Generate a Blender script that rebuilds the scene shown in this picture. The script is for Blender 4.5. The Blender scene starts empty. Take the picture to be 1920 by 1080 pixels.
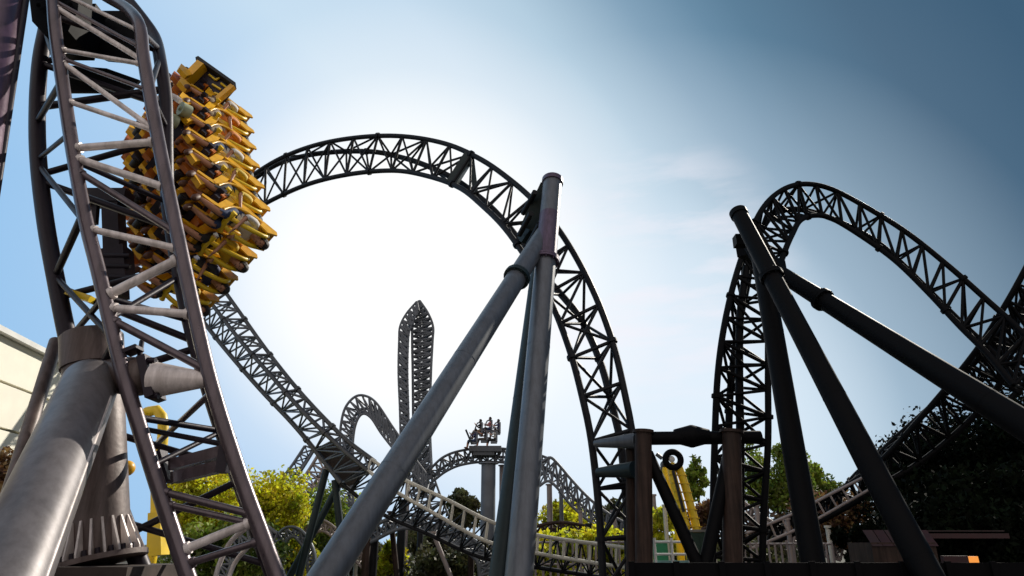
import bpy, bmesh, math, random
from mathutils import Vector, Matrix
V = Vector
SC = bpy.context.scene
COL = SC.collection
# ------------------------------------------------------------------ camera
F = 1280.0
PITCH = math.atan((1020-540)/F)
CAMZ = 1.7
cam = bpy.data.cameras.new('camera'); cam.lens = 24.0; cam.sensor_width = 36.0
cam.clip_start = 0.05; cam.clip_end = 3000
co = bpy.data.objects.new('camera', cam); COL.objects.link(co)
co.location = (0, 0, CAMZ); co.rotation_euler = (math.pi/2+PITCH, 0, 0)
SC.camera = co
SC.render.resolution_x = 1024; SC.render.resolution_y = 576
SC.view_settings.view_transform = 'Standard'; SC.view_settings.look = 'None'
SC.view_settings.exposure = 0.0; SC.view_settings.gamma = 1.0

def ray(px, py):
    x = (px-960)/F; y = (540-py)/F
    return V((x, math.cos(PITCH)-y*math.sin(PITCH), math.sin(PITCH)+y*math.cos(PITCH)))
def P(px, py, Y):
    d = ray(px, py); t = Y/d.y
    return V((d.x*t, Y, CAMZ+d.z*t))
# ------------------------------------------------------------------ world
SUN_EL = math.radians(33); SUN_AZ = math.radians(40)      # azimuth to the right of the view axis (+Y)
w = bpy.data.worlds.new('World'); SC.world = w; w.use_nodes = True
nt = w.node_tree; nt.nodes.clear()
def nd(t, **k):
    n = nt.nodes.new(t)
    for a, b in k.items(): setattr(n, a, b)
    return n
def lk(a, b): nt.links.new(a, b)
out = nd('ShaderNodeOutputWorld'); bg = nd('ShaderNodeBackground'); lk(bg.outputs[0], out.inputs[0])
tc = nd('ShaderNodeTexCoord')
def srgb(r, g, b):
    f = lambda c: ((c/255+0.055)/1.055)**2.4 if c > 10 else c/255/12.92
    return (f(r), f(g), f(b), 1)
def wdot(vec):
    n = nd('ShaderNodeVectorMath', operation='DOT_PRODUCT'); lk(tc.outputs['Generated'], n.inputs[0]); n.inputs[1].default_value = vec
    return n.outputs['Value']
def wmath(op, a, b=None):
    n = nd('ShaderNodeMath', operation=op)
    for i, v in enumerate((a, b)):
        if v is None: continue
        if isinstance(v, (int, float)): n.inputs[i].default_value = v
        else: lk(v, n.inputs[i])
    return n.outputs[0]
def wramp(fac, stops):
    n = nd('ShaderNodeValToRGB'); lk(fac, n.inputs[0]); e = n.color_ramp.elements
    while len(e) < len(stops): e.new(0.5)
    for i, (p, c) in enumerate(stops): e[i].position = p; e[i].color = c
    return n.outputs[0]
gx = V((0.727, -0.582, 0.364)).normalized()
base = wramp(wmath('ADD', wmath('MULTIPLY', wdot(gx), 0.5), 0.5), [
    (0.16, srgb(152, 197, 238)), (0.25, srgb(172, 207, 240)), (0.30, srgb(192, 219, 240)), (0.36, srgb(190, 216, 237)), (0.414, srgb(170, 200, 221)),
    (0.467, srgb(122, 157, 183)), (0.52, srgb(91, 126, 152)), (0.57, srgb(73, 105, 131)), (0.625, srgb(54, 90, 118))])
g = ray(770, 520).normalized()
glow = wramp(wdot(g), [(0.86, (0, 0, 0, 1)), (0.928, (.10, .10, .10, 1)), (0.958, (.38, .38, .38, 1)), (0.975, (.74, .74, .74, 1)), (0.988, (.95, .95, .95, 1)), (0.995, (1, 1, 1, 1))])
g2 = ray(1220, 780).normalized()
glow2 = wramp(wdot(g2), [(0.86, (0, 0, 0, 1)), (0.95, (.25, .25, .25, 1)), (0.995, (.8, .8, .8, 1))])
def wmix(fac, a, b, mode='MIX'):
    n = nd('ShaderNodeMix', data_type='RGBA', blend_type=mode)
    for sock, v in ((n.inputs['Factor'], fac), (n.inputs['A'], a), (n.inputs['B'], b)):
        if isinstance(v, (int, float, tuple)): sock.default_value = v
        else: lk(v, sock)
    return n.outputs['Result']
c1 = wmix(glow2, base, srgb(232, 244, 255))
c1 = wmix(glow, c1, (1.06, 1.06, 1.05, 1))
# thin high cloud streaks
mp = nd('ShaderNodeMapping'); mp.inputs['Scale'].default_value = (3.2, 3.2, 15.0); lk(tc.outputs['Generated'], mp.inputs[0])
nz = nd('ShaderNodeTexNoise'); nz.inputs['Scale'].default_value = 1.6; nz.inputs['Detail'].default_value = 6; nz.inputs['Roughness'].default_value = .55
lk(mp.outputs[0], nz.inputs['Vector'])
cl = wramp(nz.outputs['Fac'], [(0.44, (0, 0, 0, 1)), (0.66, (.62, .62, .62, 1))])
g3 = ray(1220, 520).normalized()
clm = wramp(wdot(g3), [(0.978, (.0, .0, .0, 1)), (0.995, (1, 1, 1, 1))])
c1 = wmix(wmix(1.0, cl, clm, 'MULTIPLY'), c1, srgb(246, 242, 250))
sky = nd('ShaderNodeTexSky', sky_type='NISHITA'); sky.sun_disc = False; sky.sun_elevation = SUN_EL; sky.sun_rotation = SUN_AZ
sk = wmix(1.0, sky.outputs[0], (0.0008, 0.0008, 0.0008, 1), 'MULTIPLY')
back = wramp(wdot(V((0, -1, .12)).normalized()), [(0.05, (0, 0, 0, 1)), (0.7, (1, 1, 1, 1))])     # warm fill light added to the unseen sky behind the camera
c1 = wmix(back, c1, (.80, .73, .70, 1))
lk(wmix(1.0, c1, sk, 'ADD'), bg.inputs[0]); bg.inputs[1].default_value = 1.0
# ------------------------------------------------------------------ sun
sl = bpy.data.lights.new('sun', 'SUN'); sl.energy = 5.0; sl.angle = math.radians(0.6); sl.color = (1, 0.93, 0.82)
so = bpy.data.objects.new('sun', sl); COL.objects.link(so)
sd = V((math.sin(SUN_AZ)*math.cos(SUN_EL), math.cos(SUN_AZ)*math.cos(SUN_EL), math.sin(SUN_EL)))
so.rotation_euler = sd.to_track_quat('Z', 'Y').to_euler()
# ------------------------------------------------------------------ materials
MATS = {}
def mat(name, col, rough=.5, metal=0.0, var=.25, scale=6.0, bump=.0, col2=None, trans=0.0, island=0.0, coat=0.0, spec=.5, streak=0.0):
    if name in MATS: return MATS[name]
    m = bpy.data.materials.new(name); m.use_nodes = True; t = m.node_tree; b = t.nodes['Principled BSDF']
    b.inputs['Roughness'].default_value = rough; b.inputs['Metallic'].default_value = metal
    b.inputs['Specular IOR Level'].default_value = spec
    if coat: b.inputs['Coat Weight'].default_value = coat
    tx = t.nodes.new('ShaderNodeTexCoord')
    n = t.nodes.new('ShaderNodeTexNoise'); n.inputs['Scale'].default_value = scale; n.inputs['Detail'].default_value = 5
    t.links.new(tx.outputs['Object'], n.inputs['Vector'])
    r = t.nodes.new('ShaderNodeValToRGB'); t.links.new(n.outputs['Fac'], r.inputs[0])
    c2 = col2 or tuple(c*(1-var) for c in col)
    r.color_ramp.elements[0].position = .35; r.color_ramp.elements[0].color = (*c2, 1)
    r.color_ramp.elements[1].position = .62; r.color_ramp.elements[1].color = (*col, 1)
    src = r.outputs[0]
    if streak:      # rain streaks and grime running down the steel
        mp_ = t.nodes.new('ShaderNodeMapping'); mp_.inputs['Scale'].default_value = (9, 9, .55); t.links.new(tx.outputs['Object'], mp_.inputs[0])
        ns = t.nodes.new('ShaderNodeTexNoise'); ns.inputs['Scale'].default_value = 1.0; ns.inputs['Detail'].default_value = 8; ns.inputs['Roughness'].default_value = .7; t.links.new(mp_.outputs[0], ns.inputs['Vector'])
        rs = t.nodes.new('ShaderNodeValToRGB'); t.links.new(ns.outputs['Fac'], rs.inputs[0])
        rs.color_ramp.elements[0].position = .38; rs.color_ramp.elements[0].color = (1-streak, 1-streak*1.05, 1-streak*1.1, 1); rs.color_ramp.elements[1].position = .60; rs.color_ramp.elements[1].color = (1, 1, 1, 1)
        mm = t.nodes.new('ShaderNodeMix'); mm.data_type = 'RGBA'; mm.blend_type = 'MULTIPLY'; mm.inputs['Factor'].default_value = 1
        t.links.new(src, mm.inputs['A']); t.links.new(rs.outputs[0], mm.inputs['B']); src = mm.outputs['Result']
    if island:
        gi = t.nodes.new('ShaderNodeNewGeometry'); h = t.nodes.new('ShaderNodeHueSaturation')
        mr = t.nodes.new('ShaderNodeMapRange'); mr.inputs['To Min'].default_value = 1-island; mr.inputs['To Max'].default_value = 1+island
        t.links.new(gi.outputs['Random Per Island'], mr.inputs[0]); t.links.new(mr.outputs[0], h.inputs['Value'])
        mr2 = t.nodes.new('ShaderNodeMapRange'); mr2.inputs['To Min'].default_value = .47; mr2.inputs['To Max'].default_value = .53
        t.links.new(gi.outputs['Random Per Island'], mr2.inputs[0]); t.links.new(mr2.outputs[0], h.inputs['Hue'])
        t.links.new(src, h.inputs['Color']); src = h.outputs[0]
    t.links.new(src, b.inputs['Base Color'])
    if rough < .9:
        mr3 = t.nodes.new('ShaderNodeMapRange'); mr3.inputs['To Min'].default_value = max(.05, rough-.12); mr3.inputs['To Max'].default_value = min(1, rough+.15)
        t.links.new(n.outputs['Fac'], mr3.inputs[0]); t.links.new(mr3.outputs[0], b.inputs['Roughness'])
    if bump:
        bn = t.nodes.new('ShaderNodeBump'); bn.inputs['Strength'].default_value = bump; bn.inputs['Distance'].default_value = .02
        n2 = t.nodes.new('ShaderNodeTexNoise'); n2.inputs['Scale'].default_value = scale*6; n2.inputs['Detail'].default_value = 4
        t.links.new(tx.outputs['Object'], n2.inputs['Vector'])
        t.links.new(n2.outputs['Fac'], bn.inputs['Height']); t.links.new(bn.outputs[0], b.inputs['Normal'])
    if trans:
        tr = t.nodes.new('ShaderNodeBsdfTranslucent'); t.links.new(src, tr.inputs[0])
        mx = t.nodes.new('ShaderNodeMixShader'); mx.inputs[0].default_value = trans
        t.links.new(b.outputs[0], mx.inputs[1]); t.links.new(tr.outputs[0], mx.inputs[2])
        t.links.new(mx.outputs[0], t.nodes['Material Output'].inputs[0])
    MATS[name] = m; return m
M = dict(

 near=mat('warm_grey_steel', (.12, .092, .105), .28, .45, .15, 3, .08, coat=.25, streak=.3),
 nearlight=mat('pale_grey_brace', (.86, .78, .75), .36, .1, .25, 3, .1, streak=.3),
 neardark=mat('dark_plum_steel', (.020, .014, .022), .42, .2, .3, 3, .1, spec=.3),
 column=mat('brown_grey_column', (.17, .125, .115), .48, .15, .35, 2, .2, streak=.45),
 bigtube=mat('grey_tube_paint', (.175, .16, .165), .42, .25, .08, 2, .05, streak=.24),
 loop=mat('dark_loop_steel', (.011, .012, .016), .5, .0, .4, 1.5, spec=.2),
 supp=mat('blue_grey_support', (.115, .13, .155), .38, .3, .08, 1.2, .03, streak=.24),
 suppdark=mat('teal_dark_support', (.018, .032, .036), .45, .2, .3, 1.2, .05, spec=.3),
 violet=mat('violet_tint_steel', (.105, .072, .125), .36, .3, .1, 1.2, streak=.4),
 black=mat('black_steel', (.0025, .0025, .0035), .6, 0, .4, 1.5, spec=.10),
 sweep=mat('sweep_grey_steel', (.06, .064, .072), .42, .3, .3, 2),
 ivory=mat('ivory_rail', (.55, .53, .46), .45, 0, .25, 2),
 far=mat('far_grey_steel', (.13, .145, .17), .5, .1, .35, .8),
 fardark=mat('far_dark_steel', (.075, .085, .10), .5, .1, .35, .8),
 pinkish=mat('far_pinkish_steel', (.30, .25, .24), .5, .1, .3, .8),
 post=mat('rusty_brown_post', (.060, .036, .028), .65, .0, .45, 1.8, .2, spec=.25, streak=.6),
 yellow=mat('yellow_shell', (.90, .47, .01), .38, 0, .25, 5, .0, coat=.3),
 yellow2=mat('bright_yellow_paint', (.88, .60, .012), .4, 0, .2, 2, coat=.2),
 orange=mat('orange_panel', (.48, .13, .012), .4, 0, .3, 5),
 rubber=mat('black_rubber', (.012, .012, .014), .6, 0, .3, 6),
 wheel=mat('pale_green_wheel', (.42, .46, .30), .5, 0, .3, 8),
 chassis=mat('dark_chassis', (.025, .018, .03), .45, .4, .4, 6),
 skin=mat('skin', (.50, .24, .14), .5, 0, .15, 8),
 hair=mat('dark_hair', (.015, .010, .008), .6, 0, .3, 20),
 cream=mat('cream_cladding', (.90, .87, .74), .6, 0, .06, 2.0, .05),
 white=mat('white_paint', (.75, .75, .72), .5, 0, .1, 3),
 concrete=mat('concrete', (.30, .28, .26), .85, 0, .3, 3, .3),
 grass=mat('ground_mix', (.028, .032, .012), .95, 0, .5, .25, .2, col2=(.035, .025, .014)),
 path=mat('asphalt_path', (.06, .058, .056), .9, 0, .3, 2, .2),
 bark=mat('bark', (.06, .045, .035), .9, 0, .4, 8, .4),
 lf_yel=mat('leaf_yellow_green', (.78, .70, .03), .6, 0, .5, .9, 0, col2=(.22, .27, .012), trans=.5, island=.5),
 lf_grn=mat('leaf_green', (.24, .30, .03), .6, 0, .5, .9, 0, col2=(.04, .08, .012), trans=.4, island=.5),
 lf_olv=mat('leaf_olive', (.085, .095, .03), .6, 0, .5, .9, 0, col2=(.05, .045, .02), trans=.3, island=.45),
 lf_brn=mat('leaf_brown', (.20, .10, .04), .6, 0, .5, .9, 0, col2=(.08, .04, .02), trans=.3, island=.5),
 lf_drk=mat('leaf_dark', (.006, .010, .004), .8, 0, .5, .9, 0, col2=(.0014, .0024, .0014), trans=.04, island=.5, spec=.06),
 red=mat('dark_red_paint', (.035, .006, .008), .6, 0, .3, 3),
 green=mat('green_paint', (.02, .22, .09), .5, 0, .3, 3),
 dgreen=mat('dark_green_cabinet', (.02, .05, .035), .5, 0, .3, 3),
 teal=mat('teal_netting', (.22, .42, .42), .6, 0, .2, 5),
 fence=mat('black_fence', (.004, .004, .005), .8, 0, .3, 4, spec=.1),
)
lamp = bpy.data.materials.new('orange_lamp'); lamp.use_nodes = True
_b = lamp.node_tree.nodes['Principled BSDF']; _b.inputs['Base Color'].default_value = (.8, .3, .05, 1)
_b.inputs['Emission Color'].default_value = (1, .35, .06, 1); _b.inputs['Emission Strength'].default_value = .7
M['lamp'] = lamp
SHIRT = [mat('shirt_%s' % n, c, .7, 0, .2, 8) for n, c in dict(red=(.62, .03, .02), orange=(.70, .22, .03), white=(.65, .62, .58), navy=(.03, .04, .12), yellow=(.7, .48, .03), black=(.02, .02, .025), pink=(.6, .25, .25)).items()]
SHIRTN = ['red', 'orange', 'white', 'navy', 'yellow', 'black', 'pink']
# ------------------------------------------------------------------ mesh helpers
def frame(d):
    d = d.normalized(); a = V((0, 0, 1)) if abs(d.z) < .9 else V((1, 0, 0))
    u = d.cross(a).normalized(); return u, d.cross(u).normalized()
class MB:
    def __init__(s): s.v = []; s.f = []; s.sm = []; s.mi = []; s.cur = 0
    def face(s, f, smooth=False): s.f.append(f); s.sm.append(smooth); s.mi.append(s.cur)
    def tube(s, p0, p1, r0, r1=None, seg=8, caps=True):
        return s.path([V(p0), V(p1)], [r0, r1 if r1 is not None else r0], seg, caps)
    def path(s, pts, rad, seg=8, caps=True, closed=False):
        n = len(pts)
        if isinstance(rad, (int, float)): rad = [rad]*n
        b = len(s.v); u = None
        for i, p in enumerate(pts):
            if closed: d = pts[(i+1) % n]-pts[i-1]
            else: d = pts[min(i+1, n-1)]-pts[max(i-1, 0)]
            d = d.normalized()
            if u is None: u, _ = frame(d)
            u = (u-d*u.dot(d)).normalized(); v = d.cross(u)
            for k in range(seg):
                a = 2*math.pi*k/seg
                s.v.append(p+(u*math.cos(a)+v*math.sin(a))*rad[i])
        m = n if closed else n-1
        for i in range(m):
            for k in range(seg):
                j = (i+1) % n
                s.face((b+i*seg+k, b+i*seg+(k+1) % seg, b+j*seg+(k+1) % seg, b+j*seg+k), True)
        if caps and not closed:
            for i, rev in ((0, 1), (n-1, 0)):
                c = len(s.v); s.v += [s.v[b+i*seg+k].copy() for k in range(seg)]
                idx = tuple(range(c, c+seg)); s.face(idx[::-1] if rev else idx)
        return s
    def box(s, c, size, rot=None):
        c = V(c); b = len(s.v); R = rot or Matrix.Identity(3)
        for z in (-.5, .5):
            for x, y in ((-.5, -.5), (.5, -.5), (.5, .5), (-.5, .5)):
                s.v.append(c+R@V((x*size[0], y*size[1], z*size[2])))
        for f in ((0, 3, 2, 1), (4, 5, 6, 7), (0, 1, 5, 4), (1, 2, 6, 5), (2, 3, 7, 6), (3, 0, 4, 7)): s.face(tuple(b+i for i in f))
        return s
    def bar(s, p0, p1, w, t, up=V((0, 0, 1))):
        p0 = V(p0); p1 = V(p1); d = (p1-p0); L = d.length; d.normalize()
        if abs(d.dot(up)) > .98: up = V((0, 1, 0))
        x = d.cross(up).normalized(); z = x.cross(d)
        return s.box((p0+p1)/2, (w, L, t), Matrix((x, d, z)).transposed())
    def prism(s, pts, off):
        b = len(s.v); n = len(pts); s.v += [V(p) for p in pts]+[V(p)+off for p in pts]
        s.face(tuple(range(b, b+n))); s.face(tuple(range(b+2*n-1, b+n-1, -1)))
        for i in range(n): s.face((b+i, b+n+i, b+n+(i+1) % n, b+(i+1) % n))
        return s
    def ball(s, c, r, seg=10, rings=6, sc=(1, 1, 1)):
        c = V(c); b = len(s.v)
        for i in range(rings+1):
            th = math.pi*i/rings
            for k in range(seg):
                a = 2*math.pi*k/seg
                s.v.append(c+V((math.sin(th)*math.cos(a)*sc[0], math.sin(th)*math.sin(a)*sc[1], math.cos(th)*sc[2]))*r)
        for i in range(rings):
            for k in range(seg): s.face((b+i*seg+k, b+(i+1)*seg+k, b+(i+1)*seg+(k+1) % seg, b+i*seg+(k+1) % seg), True)
        return s
    def build(s, name, m, parent=None, local=False):
        me = bpy.data.meshes.new(name)
        o0 = V((0, 0, 0))
        if parent is not None and not local:
            q = parent
            while q is not None: o0 = o0+V(q.location); q = q.parent
        vs = [v-o0 for v in s.v]
        origin = V((0, 0, 0))
        if parent is None and vs:
            zs = min(v.z for v in vs); origin = V((sum(v.x for v in vs)/len(vs), sum(v.y for v in vs)/len(vs), zs)); vs = [v-origin for v in vs]
        me.from_pydata([tuple(v) for v in vs], [], s.f)
        me.polygons.foreach_set('use_smooth', s.sm)
        for mm in (m if isinstance(m, list) else [m]): me.materials.append(mm)
        if isinstance(m, list): me.polygons.foreach_set('material_index', s.mi)
        me.update()
        o = bpy.data.objects.new(name, me); COL.objects.link(o); o.location = origin
        if parent is not None: o.parent = parent
        return o
LABELS = {}
def tag(o, label=None, cat=None, group=None, kind=None):
    if label: o['label'] = label
    if cat: o['category'] = cat
    if group: o['group'] = group
    if kind: o['kind'] = kind
    return o
def thing(name, label, cat, loc=(0, 0, 0), group=None):
    o = bpy.data.objects.new(name, None); COL.objects.link(o); o.location = loc; o.empty_display_size = .3
    return tag(o, label, cat, group)
def catmull(pts, m):
    pts = [V(p) for p in pts]
    if len(pts) < 3:
        return [pts[0].lerp(pts[-1], i/m) for i in range(m+1)]
    q = [pts[0]*2-pts[1]]+pts+[pts[-1]*2-pts[-2]]; o = []
    for i in range(1, len(q)-2):
        for k in range(12):
            t = k/12; a, b, c, d = q[i-1], q[i], q[i+1], q[i+2]
            o.append(.5*((2*b)+(c-a)*t+(2*a-5*b+4*c-d)*t*t+(3*b-a-3*c+d)*t**3))
    o.append(pts[-1])
    L = [0]
    for i in range(1, len(o)): L.append(L[-1]+(o[i]-o[i-1]).length)
    r = []; j = 0
    for i in range(m+1):
        s = L[-1]*i/m
        while j < len(L)-2 and L[j+1] < s: j += 1
        t = (s-L[j])/max(1e-9, L[j+1]-L[j]); r.append(o[j].lerp(o[j+1], min(1, max(0, t))))
    return r
def ppath(lst, Y=None):
    return [P(*(q if len(q) == 3 else (q[0], q[1], Y))) for q in lst]
def track(label, A, B, n, h=1.0, r=.085, rb=.045, m='loop', mb=None, ms=None, shift=0.0, C=None, box=False, style='X', Y=None, seg=8, group=None, flip=1, rungs=True, name='coaster_track', cat='roller coaster track'):
    A = ppath(A, Y); B = ppath(B, Y)
    pa = catmull(A, n); pb = catmull(B, n); fa = catmull(A, n*4); fb = catmull(B, n*4)
    def nrm(qa, qb, i):
        T = (qa[min(i+1, len(qa)-1)]-qa[max(i-1, 0)])+(qb[min(i+1, len(qb)-1)]-qb[max(i-1, 0)])
        return T.cross(qb[i]-qa[i]).normalized()
    mid = n//2; c = (pa[mid]+pb[mid])/2; sg = flip*(1 if nrm(pa, pb, mid).dot(c-V((0, 0, CAMZ))) > 0 else -1)
    def third(qa, qb, i, sh):
        if C: return C_[len(qa)][i]
        return (qa[i]+qb[i])/2+(qb[i]-qa[i])*sh+nrm(qa, qb, i)*sg*h
    C_ = {}
    if C:
        C = ppath(C, Y); C_[n+1] = catmull(C, n); C_[n*4+1] = catmull(C, n*4)
    base = min(pa+pb, key=lambda v: v.z)
    root = thing(name, label, cat, base, group)
    for q in (fa, fb): MB().path(q, r, seg).build('rail', M[m], root)
    shs = (shift-.42, shift+.42) if box else (shift,)
    cs = []
    for sh in shs:
        MB().path([third(fa, fb, i, sh) for i in range(len(fa))], r*(1 if box else 1.15), seg).build('spine_tube', M[ms or m], root)
        cs.append([third(pa, pb, i, sh) for i in range(n+1)])
    ca, cb = cs[0], cs[-1]
    sb = 5 if rb < .05 else 6
    for i in range(n+1):
        b = MB()
        if rungs: b.tube(pa[i], pb[i], rb, seg=sb, caps=False)
        b.tube(pa[i], ca[i], rb*.85, seg=sb, caps=False); b.tube(pb[i], cb[i], rb*.85, seg=sb, caps=False)
        if box: b.tube(ca[i], cb[i], rb*.85, seg=sb, caps=False)
        if i < n:
            if style == 'X':
                b.tube(pa[i], pb[i+1], rb*.8, seg=sb, caps=False)
                if i % 2: b.tube(pb[i], pa[i+1], rb*.8, seg=sb, caps=False)
            elif style == 'Z':
                if i % 2: b.tube(pa[i], pb[i+1], rb, seg=sb, caps=False)
                else: b.tube(pb[i], pa[i+1], rb, seg=sb, caps=False)
            if i % 2: b.tube(ca[i], pa[i+1], rb*.8, seg=sb, caps=False); b.tube(cb[i], pb[i+1], rb*.8, seg=sb, caps=False)
            else: b.tube(pa[i], ca[i+1], rb*.8, seg=sb, caps=False); b.tube(pb[i], cb[i+1], rb*.8, seg=sb, caps=False)
            if box:
                b.tube(ca[i], cb[i+1], rb*.8, seg=sb, caps=False)
        b.build('lattice_brace', M[mb or m], root)
        if seg == 8 and i % 4 == 2 and i < n and r > .07:      # bolted section joints of the tubes
            for q in (pa, pb, cs[0]):
                d = (q[i+1]-q[i-1]).normalized(); c_ = q[i]
                MB().tube(c_-d*.055, c_+d*.055, r*1.45, seg=10).build('rail_joint', M[m], root)
    return root
def flange(mb, p, d, r, t=.05, bolts=10):
    d = d.normalized(); mb.tube(p-d*t*1.1, p-d*.004, r*1.32, seg=20); mb.tube(p+d*.004, p+d*t*1.1, r*1.32, seg=20)
    u, v = frame(d)
    for k in range(bolts):
        a = 2*math.pi*k/bolts; q = p+(u*math.cos(a)+v*math.sin(a))*r*1.17
        mb.tube(q-d*t*1.9, q+d*t*1.9, r*.07, seg=6)
def ground_hit(p0, p1, z=0.0):
    return p0+(p1-p0)*((p0.z-z)/(p0.z-p1.z))
def support(label, p0, p1, r0, r1=None, m='supp', fl=(), cap=True, name='support_tube', cat='support column', group=None, foot=True, seg=24, extend=True, mf=None):
    p0 = V(p0); p1 = V(p1); r1 = r1 or r0
    e = ground_hit(p0, p1, .3) if extend else p1
    root = thing(name, label, cat, (e.x, e.y, e.z), group)
    re = r0+(r1-r0)*((e-p0).length/(p1-p0).length)
    b = MB()
    k = 12
    b.path([p0.lerp(e, i/k) for i in range(k+1)], [r0+(re-r0)*i/k for i in range(k+1)], seg)
    d = (e-p0).normalized()
    L_ = (e-p0).length; q_ = 2.6
    while q_ < L_-1:
        rr = r0+(re-r0)*q_/L_; b.tube(p0+d*(q_-.02), p0+d*(q_+.02), rr*1.015, seg=seg, caps=False); q_ += 3.4
    b.build('tube', M[m], root)
    if cap:
        MB().tube(p0-d*.06, p0+d*.10, r0*1.14, seg=seg).build('end_cap', M[mf or m], root)
    for f in fl:
        q = p0.lerp(p1, f); rr = r0+(r1-r0)*f; g_ = MB(); flange(g_, q, d, rr, .045+.06*rr); g_.build('bolted_flange', M[mf or m], root)
    if foot:
        fp = V((e.x, e.y, .001)); MB().box(fp+V((0, 0, .16)), (re*4.4, re*4.4, .32)).build('footing', M['concrete'], root)
    return root
def obj1(name, mb, m, label, cat, group=None): return tag(mb.build(name, M[m] if isinstance(m, str) else m), label, cat, group)

# ================================================================== GROUND
g_ = MB(); N = 60
for j in range(N+1):
    for i in range(N+1):
        x = -900+1800*i/N; y = -300+2100*j/N
        g_.v.append(V((x, y, 0)))
for j in range(N):
    for i in range(N): g_.face((j*(N+1)+i, j*(N+1)+i+1, (j+1)*(N+1)+i+1, (j+1)*(N+1)+i))
tag(g_.build('ground', M['grass']), kind='structure')
g_ = MB(); g_.box((6, 17, .002), (60, 46, .012)); tag(g_.build('path', M['path']), kind='structure')
#SECTIONS#
# ================================================================== NEAR TRACK (left foreground)
YN = 8.0
C1 = ppath([(120, -60, 8.9), (190, -12, 8.6), (240, 18, 8.25), (262, 50, 8.0), (268, 100, 8), (285, 200, 8), (308, 320, 8), (335, 450, 8), (372, 620, 8), (402, 740, 8), (448, 885, 8), (490, 1000, 8), (530, 1110, 8), (560, 1190, 8)])
C2 = ppath([(92, -60, 8.3), (99, 0, 8.1), (104, 60, 8), (118, 160, 8), (136, 280, 8), (160, 410, 8), (185, 510, 8), (206, 600, 8), (228, 690, 8), (258, 790, 8), (302, 930, 8), (352, 1080, 8), (390, 1190, 8)])
C3 = ppath([(90, -60, 9.6), (92, 20, 9.15), (76, 110, 9.1), (70, 200, 9.1), (72, 300, 9.1), (86, 420, 9.1), (106, 530, 9.1), (126, 630, 9.1), (152, 740, 9.1), (190, 860, 9.1), (240, 1000, 9.1), (290, 1130, 9.1)])
C4 = ppath([(235, -5, 9.8), (272, 42, 9.7), (292, 75, 9.6), (303, 130, 9.15), (311, 190, 9.15), (312, 280, 9.15), (315, 380, 9.15), (330, 480, 9.15), (352, 590, 9.15), (382, 700, 9.15), (424, 830, 9.15), (470, 960, 9.15), (520, 1100, 9.15)])
near = thing('coaster_track', 'huge steel truss track filling the left foreground with pale zigzag braces', 'roller coaster track', P(300, 1190, 8))
def chord(c, r, m, nm='rail', seg=16): MB().path(catmull(c, 60), r, seg).build(nm, M[m], near)
chord(C1, .088, 'near'); chord(C2, .088, 'near'); chord(C3, .115, 'neardark'); chord(C4, .10, 'neardark')
def on(ch, py):
    f = catmull(ch, 200)
    def sy(p):
        q = p-V((0, 0, CAMZ)); z = q.y*math.cos(PITCH)+q.z*math.sin(PITCH); y = -q.y*math.sin(PITCH)+q.z*math.cos(PITCH)
        return 540-F*y/z
    return min(f, key=lambda p: abs(sy(p)-py))
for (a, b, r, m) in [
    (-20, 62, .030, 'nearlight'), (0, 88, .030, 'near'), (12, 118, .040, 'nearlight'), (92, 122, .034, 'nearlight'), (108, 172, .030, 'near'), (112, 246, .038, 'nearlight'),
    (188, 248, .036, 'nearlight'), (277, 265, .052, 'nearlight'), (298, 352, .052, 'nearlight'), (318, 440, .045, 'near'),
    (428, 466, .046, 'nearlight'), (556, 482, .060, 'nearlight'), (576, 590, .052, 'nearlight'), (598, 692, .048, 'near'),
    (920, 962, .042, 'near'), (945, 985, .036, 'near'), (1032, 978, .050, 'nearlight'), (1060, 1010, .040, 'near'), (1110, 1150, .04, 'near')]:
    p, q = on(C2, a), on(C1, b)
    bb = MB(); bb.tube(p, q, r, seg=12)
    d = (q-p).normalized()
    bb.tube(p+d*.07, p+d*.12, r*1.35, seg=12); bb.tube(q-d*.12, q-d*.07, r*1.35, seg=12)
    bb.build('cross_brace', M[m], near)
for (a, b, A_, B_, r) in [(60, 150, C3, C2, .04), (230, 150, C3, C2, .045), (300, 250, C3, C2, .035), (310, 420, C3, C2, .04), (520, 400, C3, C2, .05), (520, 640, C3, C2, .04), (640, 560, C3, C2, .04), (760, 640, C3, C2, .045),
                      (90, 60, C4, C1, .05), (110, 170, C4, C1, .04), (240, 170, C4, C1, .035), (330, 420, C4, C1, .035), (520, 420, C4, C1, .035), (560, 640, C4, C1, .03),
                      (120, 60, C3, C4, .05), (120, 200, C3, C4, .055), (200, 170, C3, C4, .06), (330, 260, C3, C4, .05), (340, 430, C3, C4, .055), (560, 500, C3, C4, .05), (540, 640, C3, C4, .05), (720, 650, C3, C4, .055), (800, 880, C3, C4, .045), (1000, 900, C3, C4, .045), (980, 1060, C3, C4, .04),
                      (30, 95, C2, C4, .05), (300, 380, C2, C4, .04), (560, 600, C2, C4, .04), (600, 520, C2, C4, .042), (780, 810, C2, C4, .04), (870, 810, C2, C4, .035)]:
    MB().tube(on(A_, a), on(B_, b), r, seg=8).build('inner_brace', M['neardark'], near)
b = MB(); b.tube(P(204, 884, 9.15), P(238, 878, 9.1), .12, .10, 18); b.ball(P(238, 878, 9.1), .10, 16, 10); b.build('junction_box', M['yellow'], near)
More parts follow.
